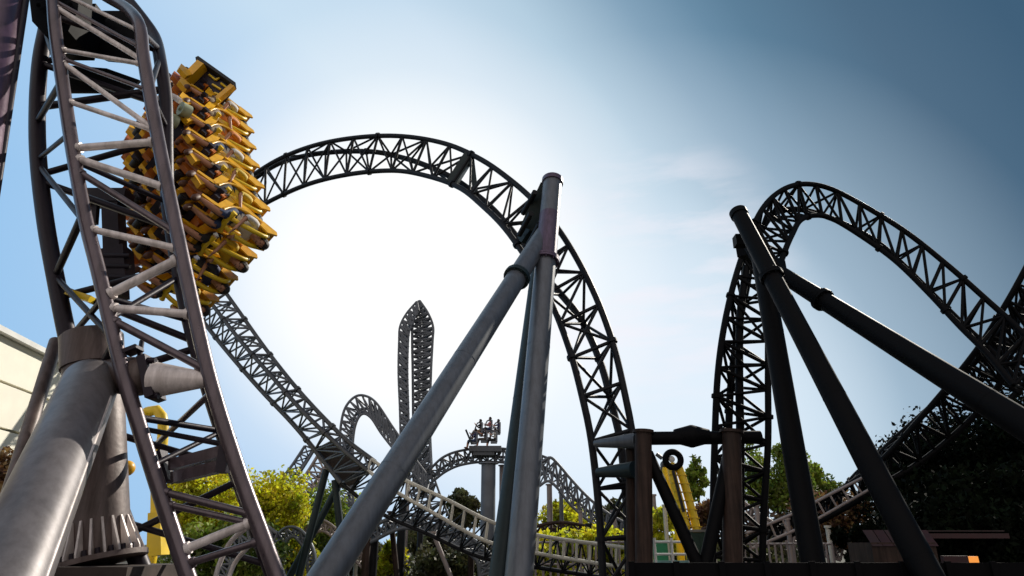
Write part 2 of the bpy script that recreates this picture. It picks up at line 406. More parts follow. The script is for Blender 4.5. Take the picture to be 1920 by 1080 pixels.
# joint plates and gusset at the top
b = MB(); b.prism([P(52, -30, 8.35), P(150, -40, 8.35), P(146, 20, 8.35), P(128, 58, 8.35), P(84, 66, 8.35), P(60, 40, 8.35)], V((0, .35, 0)))
for x, y in ((72, 10), (92, 48), (118, 44), (132, 8)): b.tube(P(x, y, 8.32), P(x, y, 8.18), .03, seg=8)
b.build('gusset_plate', M['black'], near)
b = MB(); b.box(P(150, 60, 9.0), (.5, .3, .9)); b.build('web_plate', M['black'], near)
MB().tube(P(146, 52, 8.7), P(147, 84, 8.7), .03, seg=8).build('bolt_pin', M['nearlight'], near)
# dark sheet panels between the rails at the top of the bend
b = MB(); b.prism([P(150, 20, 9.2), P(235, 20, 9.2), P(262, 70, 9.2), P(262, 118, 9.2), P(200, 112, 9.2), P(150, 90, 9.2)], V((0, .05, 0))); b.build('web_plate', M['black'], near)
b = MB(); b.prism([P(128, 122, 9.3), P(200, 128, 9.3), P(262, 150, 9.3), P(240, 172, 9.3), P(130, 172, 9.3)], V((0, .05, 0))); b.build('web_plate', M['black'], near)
# ---- stub arm from the column to the rail, with flange, and lower box arm
b = MB(); b.tube(P(212, 702, 8.45), P(262, 706, 8.2), .235, seg=28); b.ball(P(262, 706, 8.2), .235, 20, 12)
b.build('stub_tube', M['column'], near)
b = MB(); b.bar(P(276, 672, 8.1), P(292, 748, 8.1), .34, .10)
for x, y in ((282, 676), (287, 742)): b.tube(P(x-8, y, 8.0), P(x+10, y, 8.0), .04, seg=8)
b.build('flange_plate', M['neardark'], near)
b = MB(); b.tube(P(292, 712, 8.1), P(392, 712, 8.02), .215, .085, seg=24); b.build('tapered_arm', M['nearlight'], near)
b = MB(); b.tube(P(262, 668, 8.1), P(266, 640, 8.3), .03, seg=8); b.bar(P(236, 662, 8.05), P(262, 652, 8.05), .2, .05); b.build('clevis_bracket', M['neardark'], near)
b = MB(); b.tube(P(394, 738, 8), P(294, 832, 9.3), .038, seg=10); b.build('cross_brace', M['near'], near)
b = MB(); b.tube(P(278, 806, 8.6), P(424, 834, 8.1), .034, seg=10); b.build('inner_brace', M['neardark'], near)
b = MB(); b.bar(P(322, 872, 8.3), P(420, 846, 8.1), .12, .13); b.bar(P(326, 896, 8.3), P(426, 872, 8.1), .12, .13); b.build('box_arm', M['near'], near)
b = MB(); b.bar(P(303, 846, 8.3), P(320, 905, 8.3), .2, .05); b.build('flange_plate', M['neardark'], near)
MB().box(P(424, 852, 8.1), (.12, .2, .42)).build('flange_plate', M['neardark'], near)
b = MB(); b.path(catmull([P(400, 1100, 8.6), P(412, 1056, 8.6), P(434, 1014, 8.6), P(468, 986, 8.4)], 12), .03, 8); b.path(catmull([P(424, 1100, 8.8), P(440, 1056, 8.8), P(470, 1020, 8.6)], 12), .028, 8); b.build('curved_pipe', M['nearlight'], near)

b = MB(); b.bar(P(128, 548, 9.0), P(172, 562, 9.0), .12, .09); b.build('grab_bar', M['yellow2'], near)
# ---- tall dark bracket seen between the rails behind
b = MB(); b.bar(P(166, 372, 10.2), P(242, 372, 10.2), .3, .24); b.bar(P(180, 372, 10.2), P(176, 420, 10.2), .1, .1, V((0, 1, 0))); b.bar(P(212, 372, 10.2), P(220, 560, 10.2), .26, .26, V((0, 1, 0)))
b.bar(P(217, 470, 10.15), P(221, 530, 10.15), .40, .34, V((0, 1, 0)))
for y in (480, 500, 520): b.tube(P(196, y, 10.0), P(244, y, 10.0), .045, seg=8)
obj1('service_bracket', b, 'neardark', 'dark steel bracket with bolts seen through the left foreground truss below the train', 'bracket')

# ---- columns at lower left
ct = P(172, 634, 8.75); cb_ = P(186, 1046, 8.75); ax = (ct-cb_).normalized()
col = thing('support_column', 'thick brown grey vertical column with capped head at the lower left', 'support column', (cb_.x, 8.75, 0))
MB().tube(cb_, ct, .345, .35, seg=40).build('shaft', M['column'], col)
b = MB(); b.tube(ct-ax*.42, ct+ax*.015, .375, seg=40); b.tube(ct+ax*.015, ct+ax*.05, .34, seg=40); b.build('collar', M['column'], col)
MB().tube(cb_-ax*.06, cb_, .52, seg=40).build('base_flange', M['column'], col)
uu, vv = frame(ax)
for k in range(20):
    a = 2*math.pi*k/20; d = uu*math.cos(a)+vv*math.sin(a); t_ = ax.cross(d)*.012
    b = MB(); b.prism([cb_+d*.345-t_, cb_+d*.48-t_, cb_+d*.48+ax*.04-t_, cb_+d*.36+ax*.42-t_, cb_+d*.345+ax*.42-t_], t_*2); b.build('gusset_rib', M['nearlight'], col)
    q = cb_+(uu*math.cos(a+.157)+vv*math.sin(a+.157))*.43; MB().tube(q, q+ax*.07, .03, seg=6).build('bolt', M['neardark'], col)
zb = cb_.z-.08
MB().box((cb_.x, 8.75, zb/2), (1.5, 1.5, zb)).build('plinth', mat('dark_stained_plinth', (.07, .05, .042), .9, 0, .5, 2, .3), col)
p0 = P(168, 722, 8.2); p1 = P(10, 1090, 5.9)
r_ = thing('support_tube', 'big glossy grey diagonal tube leaning into the brown column at the lower left', 'support column', ground_hit(p0, p1, .1))
e = ground_hit(p0, p1, .1); b = MB(); b.path([p0.lerp(e, i/14) for i in range(15)], .315, 40); b.ball(p0, .315, 40, 20); b.build('tube', M['bigtube'], r_)
sd_ = (p1-p0).normalized(); off = V((.325, -.03, .02)); b = MB(); b.tube(p0+off+sd_*.35, e+off, .022, seg=8); b.build('conduit_pipe', M['nearlight'], r_)
b = MB(); b.box(V((e.x, e.y, .1)), (1.2, 1.4, .2)); b.build('footing', M['concrete'], r_)
# thin dark tube left of it
p0 = P(105, 640, 9.6); p1 = P(-5, 1000, 8.2)
support('thin brown tube running behind the big grey diagonal tube at far left', p0, p1, .09, m='column', cap=False, seg=14)
# top left corner tube
p0 = P(24, -120, 8.0); p1 = P(-34, 250, 7.2)
r_ = thing('support_tube', 'plum coloured thick tube cutting the top left corner of the picture', 'support column', ground_hit(p0, p1, .1))
e = ground_hit(p0, p1, .1); b = MB(); b.path([p0.lerp(e, i/14) for i in range(15)], .235, 36); b.build('tube', mat('plum_paint', (.11, .06, .10), .3, .35, .3, 2, .1, coat=.3, streak=.4), r_)
b = MB(); b.tube(p0+V((.27, .1, 0)), e+V((.1, .1, 0)), .05, seg=10); b.build('conduit_pipe', M['neardark'], r_)
# ================================================================== TRAIN
Uv = V((.70, .46, -.50)).normalized()
Fv = V((.20, -.60, -.78)); Fv = (Fv-Uv*Fv.dot(Uv)).normalized()
Lv = Uv.cross(Fv).normalized()
if Lv.x > 0: Lv = -Lv
RIGHT = Fv.cross(Uv).normalized()           # local +x
def mtx(o): return Matrix.Translation(o) @ Matrix((RIGHT, Fv, Uv)).transposed().to_4x4()
# seat (local: x right, y forward, z up, origin at seat base)
def seat_parts(yel='yellow', lod=0):
    b = MB()
    b.prism([V((-.21, -.22, .10)), V((-.21, .30, .16)), V((-.21, .36, .10)), V((-.21, .30, .02)), V((-.21, -.24, -.04))], V((.42, 0, 0)))      # pan
    b.prism([V((-.22, -.24, -.04)), V((-.22, -.20, .12)), V((-.22, -.27, .78)), V((-.22, -.33, .92)), V((-.22, -.40, .90)), V((-.22, -.36, .4)), V((-.22, -.36, -.02))], V((.44, 0, 0)))   # back
    for s in (-1, 1):
        b.prism([V((s*.21, -.34, .62)), V((s*.21, -.14, .66)), V((s*.21, -.12, .84)), V((s*.21, -.30, .96)), V((s*.21, -.38, .90))], V((s*.04, 0, 0)))
        b.path(catmull([V((s*.22, -.30, .60)), V((s*.23, -.16, .30)), V((s*.23, .05, .16)), V((s*.22, .32, .15))], 6), .03, 6)
        b.prism([V((s*.21, .30, .14)), V((s*.21, .36, .10)), V((s*.21, .44, -.22)), V((s*.21, .38, -.24)), V((s*.21, .28, .02))], V((-s*.10, 0, 0)))
    shell = b
    for v in shell.v: v.x *= .8
    b = MB()
    for s in (-1, 1):
        b.path(catmull([V((s*.13, -.28, .82)), V((s*.14, -.10, .86)), V((s*.15, .06, .72)), V((s*.13, .17, .48)), V((s*.10, .20, .30))], 8), .045, 8)
    b.path(catmull([V((-.24, .20, .30)), V((0, .24, .27)), V((.24, .20, .30))], 6), .05, 8)
    for v in b.v: v.x *= .9
    return shell, b
def person_mesh(pose=0):
    bm = bmesh.new(); sk = bm.verts.layers.skin.verify()
    arms = [  # raised forward/up, gripping harness, stretched out
        ([(.19, -.10, .60), (.26, .08, .46), (.15, .22, .64)], [(.19, -.10, .60), (.25, .10, .44), (.14, .24, .60)]),
        ([(.19, -.10, .60), (.26, .06, .42), (.12, .26, .50)], [(.19, -.10, .60), (.26, .08, .44), (.12, .26, .46)]),
        ([(.19, -.10, .60), (.27, .10, .50), (.24, .34, .62)], [(.19, -.10, .60), (.25, .06, .42), (.14, .24, .50)])][pose]
    vs = {}
    def add(k, co_, r, par=None):
        v = bm.verts.new(co_); v[sk].radius = (r, r*.9); vs[k] = v
        if par: bm.edges.new((vs[par], v))
    add('pelvis', (0, -.10, .20), .125); vs['pelvis'][sk].use_root = True
    add('waist', (0, -.13, .36), .115, 'pelvis'); add('chest', (0, -.13, .54), .135, 'waist'); add('neck', (0, -.10, .68), .055, 'chest')
    add('jaw', (0, -.05, .77), .07, 'neck'); add('head', (0, -.06, .87), .095, 'jaw'); add('crown', (0, -.08, .94), .06, 'head')
    for s, arm in ((-1, arms[0]), (1, arms[1])):
        n = 'l' if s < 0 else 'r'
        add(n+'sh', (s*arm[0][0], arm[0][1], arm[0][2]), .062, 'chest'); add(n+'el', (s*arm[1][0], arm[1][1], arm[1][2]), .045, n+'sh'); add(n+'wr', (s*arm[2][0], arm[2][1], arm[2][2]), .030, n+'el')
        e = V((s*arm[2][0], arm[2][1], arm[2][2])); d = (e-V((s*arm[1][0], arm[1][1], arm[1][2]))).normalized(); sx = V((s, 0, 0))
        add(n+'pm', tuple(e+d*.07), .036, n+'wr')
        for j, (o_, l_) in enumerate(((-.034, .075), (-.012, .09), (.012, .085), (.034, .065))):
            add(n+'f%d' % j, tuple(e+d*.11+sx*o_), .011, n+'pm'); add(n+'g%d' % j, tuple(e+d*(.11+l_)+sx*o_*1.3+V((0, .01, -.015))), .009, n+'f%d' % j)
        add(n+'th', tuple(e+d*.07-sx*.055), .011, n+'pm')
        hx = .10*s
        add(n+'hip', (hx, -.04, .18), .10, 'pelvis'); add(n+'kn', (hx*1.25, .36, .20), .068, n+'hip'); add(n+'sn', (hx*1.2, .42, .02), .062, n+'kn'); add(n+'an', (hx*1.1, .46, -.22), .04, n+'sn')
        add(n+'to', (hx*1.15, .60, -.27), .035, n+'an')
    me = bpy.data.meshes.new('person_tmp'); bm.to_mesh(me); bm.free()
    o = bpy.data.objects.new('tmp', me); COL.objects.link(o)
    o.modifiers.new('skin', 'SKIN').use_smooth_shade = True
    s_ = o.modifiers.new('sub', 'SUBSURF'); s_.levels = s_.render_levels = 1
    dg = bpy.context.evaluated_depsgraph_get(); ev = bpy.data.meshes.new_from_object(o.evaluated_get(dg))
    bpy.data.objects.remove(o)
    # nose bump + face direction: pull a few front head verts
    for v in ev.vertices:
        if abs(v.co.x) < .02 and .80 < v.co.z < .86 and v.co.y > 0.0: v.co.y += .02
    return ev
def clothes(me, lo, hi, test, infl):
    bm = bmesh.new(); bm.from_mesh(me); bm.normal_update()
    for v in bm.verts: v.co += v.normal*infl
    bmesh.ops.delete(bm, geom=[f for f in bm.faces if not test(f.calc_center_median())], context='FACES')
    m2 = bpy.data.meshes.new('clothes'); bm.to_mesh(m2); bm.free(); return m2
BODY = []
for k in range(3):
    me = person_mesh(k); me.name = 'person'; me.materials.clear(); me.materials.append(M['skin'])
    def in_shirt(c): return .26 < c.z < .66 and abs(c.x) < .30 and c.y < .12 and (c.z > .30 or c.y < .02)
    def in_trou(c): return (c.z <= .30 and c.y < .40) and c.z > .0
    def in_shoe(c): return c.y > .40 and c.z < -.17
    cl_ = []
    for nm, t_, inf, mm in (('shirt', in_shirt, .012, None), ('shorts', in_trou, .014, 'navy')):
        m2 = clothes(me, 0, 0, t_, inf); m2.name = nm; cl_.append((nm, m2))
    for s_ in (-1, 1):
        b = MB(); b.ball((s_*.112, .53, -.255), .075, 10, 7, (.75, 1.75, .75)); m2 = bpy.data.meshes.new('shoe'); m2.from_pydata([tuple(v) for v in b.v], [], b.f); m2.polygons.foreach_set('use_smooth', b.sm); cl_.append(('shoe', m2))
    b = MB(); b.ball((0, -.085, .885), .112, 12, 8, (.92, 1.0, 1.05)); hm = bpy.data.meshes.new('hair')
    vv = [v for v in b.v]; keep = [f for f in b.f if sum(vv[i].y for i in f)/len(f) < -.02 or sum(vv[i].z for i in f)/len(f) > .93]
    hm.from_pydata([tuple(v) for v in vv], [], keep); hm.materials.append(M['hair'])
    # eyes and mouth
    b = MB()
    for s in (-1, 1): b.ball((s*.034, .022, .868), .011, 6, 4)
    b.box((0, .026, .80), (.045, .012, .008))
    fm = bpy.data.meshes.new('face_features'); fm.from_pydata([tuple(v) for v in b.v], [], b.f); fm.materials.append(M['hair'])
    BODY.append((me, cl_, hm, fm))
TROU = [mat('trousers_%d' % i, c, .8, 0, .3, 8) for i, c in enumerate([(.03, .05, .12), (.10, .09, .08), (.02, .02, .02), (.30, .22, .14)])]
COLN = ['navy blue', 'grey', 'black', 'tan']
def mk(nm, me, par, mt=None):
    o = bpy.data.objects.new(nm, me); COL.objects.link(o); o.parent = par
    if mt is not None:
        o.material_slots[0].link = 'OBJECT'; o.material_slots[0].material = mt
    return o
for _, cl_, _, _ in BODY:
    for nm, m2 in cl_:
        m2.materials.clear(); m2.materials.append(SHIRT[0] if nm == 'shirt' else (TROU[0] if nm == 'shorts' else mat('brown_leather', (.12, .045, .02), .6, 0, .3, 8)))
def person(mw, label, rng, group='riders strapped in the yellow train'):
    me, cl_, hm, fm = BODY[rng.randrange(3)]
    root = bpy.data.objects.new('person', me); COL.objects.link(root); root.matrix_world = mw
    tag(root, label[0], 'person', group)
    for nm, m2 in cl_:
        mk(nm, m2, root, label[1] if nm == 'shirt' else (label[2] if nm == 'shorts' else None))
    mk('hair', hm, root, None); mk('face_features', fm, root)
    return root
def car_base(yel='yellow', dark='chassis'):
    parts = []
    b = MB(); b.box((0, -.1, -.16), (2.2, .10, .10)); b.box((0, -.05, -.36), (.5, .44, .3)); b.box((0, -.05, -.30), (1.2, .12, .12)); parts.append(('chassis', b, dark))
    for s in (-1, 1):
        b = MB()
        b.box((s*.58, -.05, -.52), (.09, .34, .14)); parts.append(('wheel_bogie', b, dark))
        for y in (-.2, .2):
            b = MB(); b.tube(V((s*.52, y, -.50)), V((s*.66, y, -.50)), .07, seg=16); b.tube(V((s*.50, y, -.50)), V((s*.68, y, -.50)), .04, seg=8); parts.append(('wheel', b, 'rubber'))
        b = MB(); b.bar(V((s*1.0, -.3, -.12)), V((s*1.0, .12, -.12)), .05, .10); parts.append(('side_bar', b, dark))
    b = MB(); b.box((0, -.05, -.08), (2.1, .12, .08)); parts.append(('floor_panel', b, 'orange'))
    b = MB(); b.box((0, -.34, -.22), (1.3, .05, .22)); parts.append(('back_panel', b, yel))
    for s in (-1, 1):
        for q in (-.5, .5):
            b = MB(); x = s*.62+q*.56; b.prism([V((x-.11, -.30, -.08)), V((x-.11, .10, -.06)), V((x-.09, .0, -.22)), V((x-.09, -.26, -.26))], V((.20, 0, 0))); parts.append(('under_shell', b, dark if q*s > 0 else 'orange'))
    for k in range(10):
        b = MB(); x = -.97+k*.215; h_ = (.0, .07, .02)[k % 3]; b.prism([V((x-.06, -.22, -.40)), V((x-.06, .16, -.42)), V((x-.04, .10, -.62-h_)), V((x-.04, -.16, -.68-h_))], V((.10, 0, 0))); parts.append(('fairing_blade', b, ('orange', yel, dark, yel)[k % 4]))
    return parts
shellB, restB = seat_parts()
def tomesh(b, nm, m):
    me = bpy.data.meshes.new(nm); me.from_pydata([tuple(v) for v in b.v], [], b.f); me.polygons.foreach_set('use_smooth', b.sm); me.materials.append(M[m]); return me
shM = tomesh(shellB, 'seat_shell', 'yellow'); rsM = tomesh(restB, 'restraint', 'yellow2')
cm = [(nm, tomesh(b, nm, m)) for nm, b, m in car_base()]
NR = 7; rng = random.Random(5)
T0 = P(336, 236, 12.0); PITCHR = .62; Dv = V((.37, -.36, -.89)).normalized()
ORD = ['top', 'second', 'third', 'fourth', 'fifth', 'sixth', 'bottom']; SIDE = ['outermost on the right', 'second from the right', 'third from the right', 'innermost by the truss']
for rI in range(NR):
    bend = Uv*(-.10*math.sin(math.pi*rI/(NR-1))) + V((.0*rI, 0, .0*rI))
    o = T0+Dv*PITCHR*rI+bend
    RT = Matrix.Rotation(math.radians(6-14*rI/(NR-1)), 4, 'X')
    car = bpy.data.objects.new('train_car', None); COL.objects.link(car); car.matrix_world = mtx(o) @ RT
    tag(car, {0: 'topmost yellow car of the coaster train, behind the name plate', NR-1: 'lowest yellow car at the nose of the diving train'}.get(rI, '%s yellow four-seat car from the top of the diving train' % ORD[rI]), 'train car', 'yellow cars of the coaster train')
    for nm, me in cm: mk(nm, me, car)
    for k in range(4):
        s = mk('seat', shM, car); s.location = (-.855+.57*k, 0, 0); mk('restraint', rsM, s)
    for k in range(4):
        xl = -.855+.57*k
        si = rng.randrange(7); ti = rng.randrange(4)
        # which k is outermost right: RIGHT.x sign
        idx = (3-k) if RIGHT.x > 0 else k
        lab = 'person in %s shirt, %s seat of the %s train row' % (SHIRTN[si], SIDE[idx], ORD[rI])
        person(mtx(o) @ RT @ Matrix.Translation((xl, rng.uniform(-.01, .03), .02)), (lab, SHIRT[si], TROU[ti]), rng)
# tail plate at the end of the train
YT = 11.6
tail = thing('tail_plate', 'yellow framed dark end plate with yellow marks above the top train row', 'train end plate', P(380, 200, YT))
b = MB(); b.prism([P(377, 118, YT), P(436, 160, YT), P(404, 196, YT), P(352, 200, YT), P(332, 188, YT)], V((.05, .10, 0))); b.build('panel', M['chassis'], tail)
b = MB(); b.bar(P(326, 176, YT-.1), P(380, 122, YT-.1), .17, .22, V((.2, -1, .3))); b.bar(P(400, 194, YT-.05), P(438, 162, YT-.05), .10, .12, V((.2, -1, .3))); b.build('frame', M['yellow'], tail)
b = MB(); b.bar(P(370, 112, YT-.05), P(440, 162, YT-.05), .07, .16, V((.2, -1, .3))); b.build('top_edge', M['rubber'], tail)
b = MB()
for (x0, y0, x1, y1) in ((392, 140, 404, 150), (404, 150, 412, 146), (398, 158, 414, 168), (414, 156, 424, 164), (396, 168, 388, 182), (402, 174, 416, 180)):
    b.bar(P(x0, y0, YT-.03), P(x1, y1, YT-.03), .035, .03, V((.2, -1, .3)))
b.build('emblem', M['yellow2'], tail)
b = MB(); b.bar(P(352, 206, YT+.1), P(410, 200, YT+.1), .5, .30, V((0, -.3, 1))); b.bar(P(385, 185, YT+.25), P(372, 235, YT+.25), .4, .35); b.build('mount', mat('violet_block', (.05, .03, .10), .4, .2, .3, 5), tail)
b = MB(); b.tube(P(352, 128, YT+.1), P(340, 146, YT+.1), .05, seg=8); b.tube(P(310, 150, YT), P(322, 142, YT), .07, seg=10); b.build('coupling', M['neardark'], tail)
for (x, y, r) in ((313, 222, .135), (338, 203, .13)):
    c = P(x, y, 10.4); b = MB(); b.tube(c, c+V((.10, .14, 0)), r, seg=24); b.tube(c-V((.02, .028, 0)), c, r*.35, seg=12); b.build('guide_wheel', M['wheel'], tail)
b = MB(); b.path(catmull([P(286, 200, 10.5), P(300, 184, 10.5), P(322, 180, 10.5), P(338, 190, 10.5)], 10), .055, 8); b.build('wheel_guard', M['nearlight'], tail)
b = MB(); b.bar(P(300, 250, 10.6), P(345, 225, 10.8), .25, .2); b.bar(P(322, 225, 10.6), P(326, 270, 10.7), .3, .25); b.build('wheel_carrier', M['neardark'], tail)
# ================================================================== BIG LOOP
loopA = [(462, 336, 28), (520, 300, 27), (585, 274, 26), (660, 259, 25), (745, 255, 24), (830, 268, 23), (900, 298, 22), (960, 340, 21.2), (1010, 386, 20.4), (1058, 446, 19.8), (1108, 536, 19), (1148, 640, 18.4), (1174, 750, 18), (1188, 830, 18), (1200, 960, 18), (1207, 1110, 18)]
loopB = [(462, 402, 28), (520, 370, 27), (585, 343, 26), (660, 326, 25), (740, 320, 24), (805, 331, 23), (862, 352, 22), (905, 386, 21.2), (945, 426, 20.4), (985, 482, 19.8), (1030, 560, 19), (1066, 650, 18.4), (1092, 745, 18), (1110, 835, 18), (1124, 970, 18), (1132, 1110, 18)]
loopC = [(462, 345, 28.9), (520, 308, 28), (578, 291, 27), (643, 284, 26), (704, 285, 25), (744, 293, 24.8), (785, 305, 24), (842, 330, 23.2), (884, 358, 22.6), (930, 398, 22), (975, 452, 21.4), (1010, 505, 20.9), (1052, 552, 20.3), (1090, 600, 20), (1126, 680, 19.6), (1150, 770, 19.2), (1165, 840, 19), (1176, 970, 19), (1180, 1110, 19)]
track('black steel truss track of the big loop arching over the middle of the sky', loopA, loopB, 23, r=.10, rb=.056, m='loop', C=loopC, style='X')
# dark joint sleeves on the loop
b = MB(); c0, c1_ = P(868, 292, 22.6), P(846, 352, 22.6); b.bar(P(880, 292, 22.4), P(846, 346, 22.4), .38, .3, V((0, -1, 0))); b.bar(P(884, 296, 22.4), P(892, 366, 22.4), .20, .3, V((0, -1, 0)))
obj1('joint_plate', b, 'suppdark', 'dark A shaped joint plate bolted across the top right of the big loop', 'joint plate')
# lower left run, loop bottom
tA = [(392, 505, 24.5), (442, 575, 24), (501, 658, 23.4), (566, 739, 22.6), (642, 818, 22), (703, 866, 21.6)]
tM = [(345, 500, 24.5), (398, 571, 24), (451, 639, 23.4), (508, 704, 22.8), (573, 777, 22.2), (642, 842, 21.8), (694, 886, 21.4)]
tB = [(340, 545, 25.6), (386, 609, 25), (432, 666, 24.4), (489, 731, 23.8), (547, 792, 23.2), (589, 842, 22.8), (640, 906, 22.4)]
track('black truss track sweeping down to the right from behind the yellow train', tA, tM, 22, r=.075, rb=.042, m='sweep', mb='supp', C=tB, style='Z')
uA = [(696, 861, 21.6), (745, 893, 21.3), (840, 938, 21), (925, 980, 21), (1020, 1006, 21), (1180, 1028, 21)]
uM = [(690, 882, 21.4), (733, 916, 21.2), (820, 966, 21), (915, 1016, 21), (1020, 1040, 21), (1180, 1066, 21)]
uB = [(640, 906, 22.4), (710, 960, 22.2), (800, 1000, 22), (900, 1044, 22), (1020, 1066, 22), (1180, 1090, 22)]
track('pale ivory ladder shaped track curving down to the bottom centre', uA, uM, 24, r=.055, rb=.032, m='ivory', ms='loop', mb='loop', C=uB, style='none', rungs=False)
root_ = [o for o in COL.objects if o.get('label', '').startswith('pale ivory ladder')][0]
qa, qb = catmull(ppath(uA), 22), catmull(ppath(uM), 22)
for i in range(23): MB().tube(qa[i], qb[i], .04, seg=8).build('rung', M['ivory'], root_)
# ================================================================== CENTRE SUPPORTS
DT = P(1036, 340, 18.6)
support('steep blue grey column with violet flange and blunt cap in the centre', DT, P(972, 1090, 15.4), .29, .30, 'supp', fl=(.268,), mf='violet')
dcol = [o for o in COL.objects if o.get('label', '').startswith('steep blue grey column')][0]
dd = P(972, 1090, 15.4)-DT
b = MB(); b.tube(DT+dd*.12, DT+dd*.262, .297, .298, seg=24, caps=False); b.build('violet_band', M['violet'], dcol)
support('dark teal column just left of and behind the steep central column', P(1022, 420, 18.9), P(938, 1090, 16.1), .24, .27, 'suppdark', cap=False)
support('long blue grey diagonal tube crossing the centre down to the left with a bolted flange', P(1020, 440, 18.2), P(606, 1090, 11.8), .27, .28, 'supp', fl=(.205,), cap=False, mf='suppdark')
b = MB(); b.bar(P(1030, 350, 19.0), P(992, 430, 19.6), .5, .6, V((0, -1, 0))); b.bar(P(1030, 380, 19.0), P(980, 452, 19.9), .3, .3); obj1('connection_arm', b, 'suppdark', 'dark teal arm joining the central column head to the big loop', 'connection arm')
b = MB()
for q in ((1003, 360), (996, 400), (1012, 420)): b.tube(P(*q, 18.5), P(q[0]-22, q[1]+40, 19.6), .09, seg=8)
obj1('clamp_struts', b, 'loop', 'short black clamp struts under the central column head', 'clamp')

# ================================================================== RIGHT TRACK
FA = [(1336, 1110, 20), (1337, 960, 20), (1340, 830, 20), (1346, 700, 20), (1360, 600, 20.3), (1382, 510, 20.8), (1412, 425, 21.4), (1440, 378, 22), (1475, 352, 22.5), (1515, 345, 23), (1560, 355, 23.2), (1620, 386, 23), (1700, 436, 22.5), (1780, 500, 22), (1850, 562, 21.5), (1905, 612, 21), (1960, 670, 20.5)]
FB = [(1428, 1110, 20), (1432, 960, 20), (1440, 830, 20), (1440, 700, 20), (1442, 600, 20.3), (1456, 520, 20.8), (1472, 470, 21.4), (1486, 438, 22), (1500, 414, 22.5), (1525, 404, 23), (1560, 410, 23.2), (1620, 446, 23), (1680, 490, 22.5), (1740, 548, 22), (1800, 612, 21.5), (1850, 662, 21), (1900, 722, 20.5)]
track('black truss track rising vertically at right then hooking over and diving to the right edge', FA, FB, 30, h=1.0, r=.10, rb=.06, m='black', shift=-.05, style='X')
MB_ = MB(); MB_.path(catmull(ppath([(1388, 1110, 20.2), (1388, 830, 20.2), (1386, 700, 20.2), (1388, 590, 20.5), (1400, 500, 21)]), 30), .12, 10); obj1('centre_tube', MB_, 'black', 'vertical black centre tube inside the rising track at right', 'steel tube')
HA = [(1424, 994, 28), (1540, 938, 26.5), (1610, 896, 25.5), (1660, 856, 25), (1745, 762, 24), (1830, 658, 23), (1885, 572, 22), (1925, 500, 21.4), (1970, 410, 21)]
HB = [(1436, 1024, 28), (1560, 966, 26.5), (1650, 912, 25.5), (1740, 856, 25), (1830, 776, 24), (1895, 690, 23), (1940, 620, 22), (1975, 556, 21.4), (2020, 470, 21)]
track('black truss track climbing from lower left of the dark trees up to the right edge', HA, HB, 24, h=1.0, r=.10, rb=.055, m='black', shift=.0, style='Z')
JA = [(1800, 700, 26), (1850, 660, 25.6), (1900, 600, 25.2), (1950, 560, 25)]; JB = [(1870, 770, 26), (1920, 720, 25.6), (1960, 660, 25.2), (2000, 620, 25)]
track('black truss track crossing behind the right track at the far right edge', JA, JB, 8, h=1.1, r=.1, rb=.06, m='black', style='X')
root = thing('coaster_rail_pair', 'pale rails climbing to the right in front of the brown bushes', 'roller coaster track', P(1436, 1010, 27))
ua, la = catmull(ppath([(1400, 1000, 26), (1490, 962, 26), (1560, 925, 25.6), (1625, 892, 25)]), 10), catmull(ppath([(1410, 1028, 26), (1500, 990, 26), (1570, 952, 25.6), (1640, 912, 25)]), 10)
for q in (ua, la): MB().path(q, .05, 8).build('rail', M['pinkish'], root)
for i in range(11): MB().tube(ua[i], la[i], .035, seg=6).build('rung', M['pinkish'], root)
# right supports
support('black leaning column with blunt cap, longest right leg ending by the red kiosk', P(1385, 400, 16.5), P(1738, 1075, 12.6), .21, .25, 'black', fl=(.25,))
support('black steep leg right of the rising track, ending left of the dark bush', P(1424, 470, 17.0), P(1528, 1075, 14.8), .24, .25, 'black', cap=False)
support('black tube slanting down to the right edge with a bolted flange', P(1462, 512, 16.6), P(1925, 800, 12.2), .20, .27, 'black', fl=(.235,), cap=False)
b = MB(); b.box(P(1389, 452, 16.8), (.34, .3, .30)); b.bar(P(1405, 440, 16.9), P(1460, 540, 16.9), .42, .45, V((0, -1, 0))); b.bar(P(1390, 470, 17.4), P(1465, 500, 19.0), .3, .3); obj1('connection_arm', b, 'black', 'black bracket block joining the right column head to the track', 'connection arm')

# ================================================================== GATE STRUCTURE (posts and beam)
def post(px, top, Y, r, label, m='post'):
    pt = P(px, top, Y); pb_ = P(px+2, 1080, Y); g0 = ground_hit(pt, pb_, 0); ax = (pt-g0).normalized()
    root = thing('support_post', label, 'support post', g0, 'rusty brown posts under the dark beam')
    MB().tube(g0, pt, r, seg=24).build('shaft', M[m], root)
    MB().tube(pt, pt+ax*.07, r*1.25, seg=24).build('cap_plate', M[m], root)
    MB().box(g0+V((0, 0, .1)), (r*4, r*4, .2)).build('footing', M['concrete'], root)
post(1206, 812, 16.5, .20, 'thick rusty brown post under the left end of the dark beam')
post(1182, 826, 17.2, .12, 'thin brown post just left of the thick post under the beam', 'post')
post(1372, 812, 16.5, .22, 'thick dark brown post under the right end of the beam')
bp0, bp1 = P(1200, 822, 16.6), P(1425, 820, 16.8)
root = thing('cross_beam', 'black horizontal beam with a bulging bolted joint between the brown posts', 'beam', bp0)
MB().tube(bp0, bp1, .16, seg=16).build('beam', M['black'], root)
c = P(1297, 818, 16.7); dx = V((1, 0, 0)); b = MB(); b.path([c-dx*.42, c-dx*.10, c-dx*.03, c+dx*.03, c+dx*.10, c+dx*.42], [.165, .25, .27, .27, .25, .165], 18); b.build('joint_collar', M['black'], root)
root = thing('cross_beam', 'grey tapered arm from the left post head to the big loop', 'beam', P(1115, 828, 17.5))
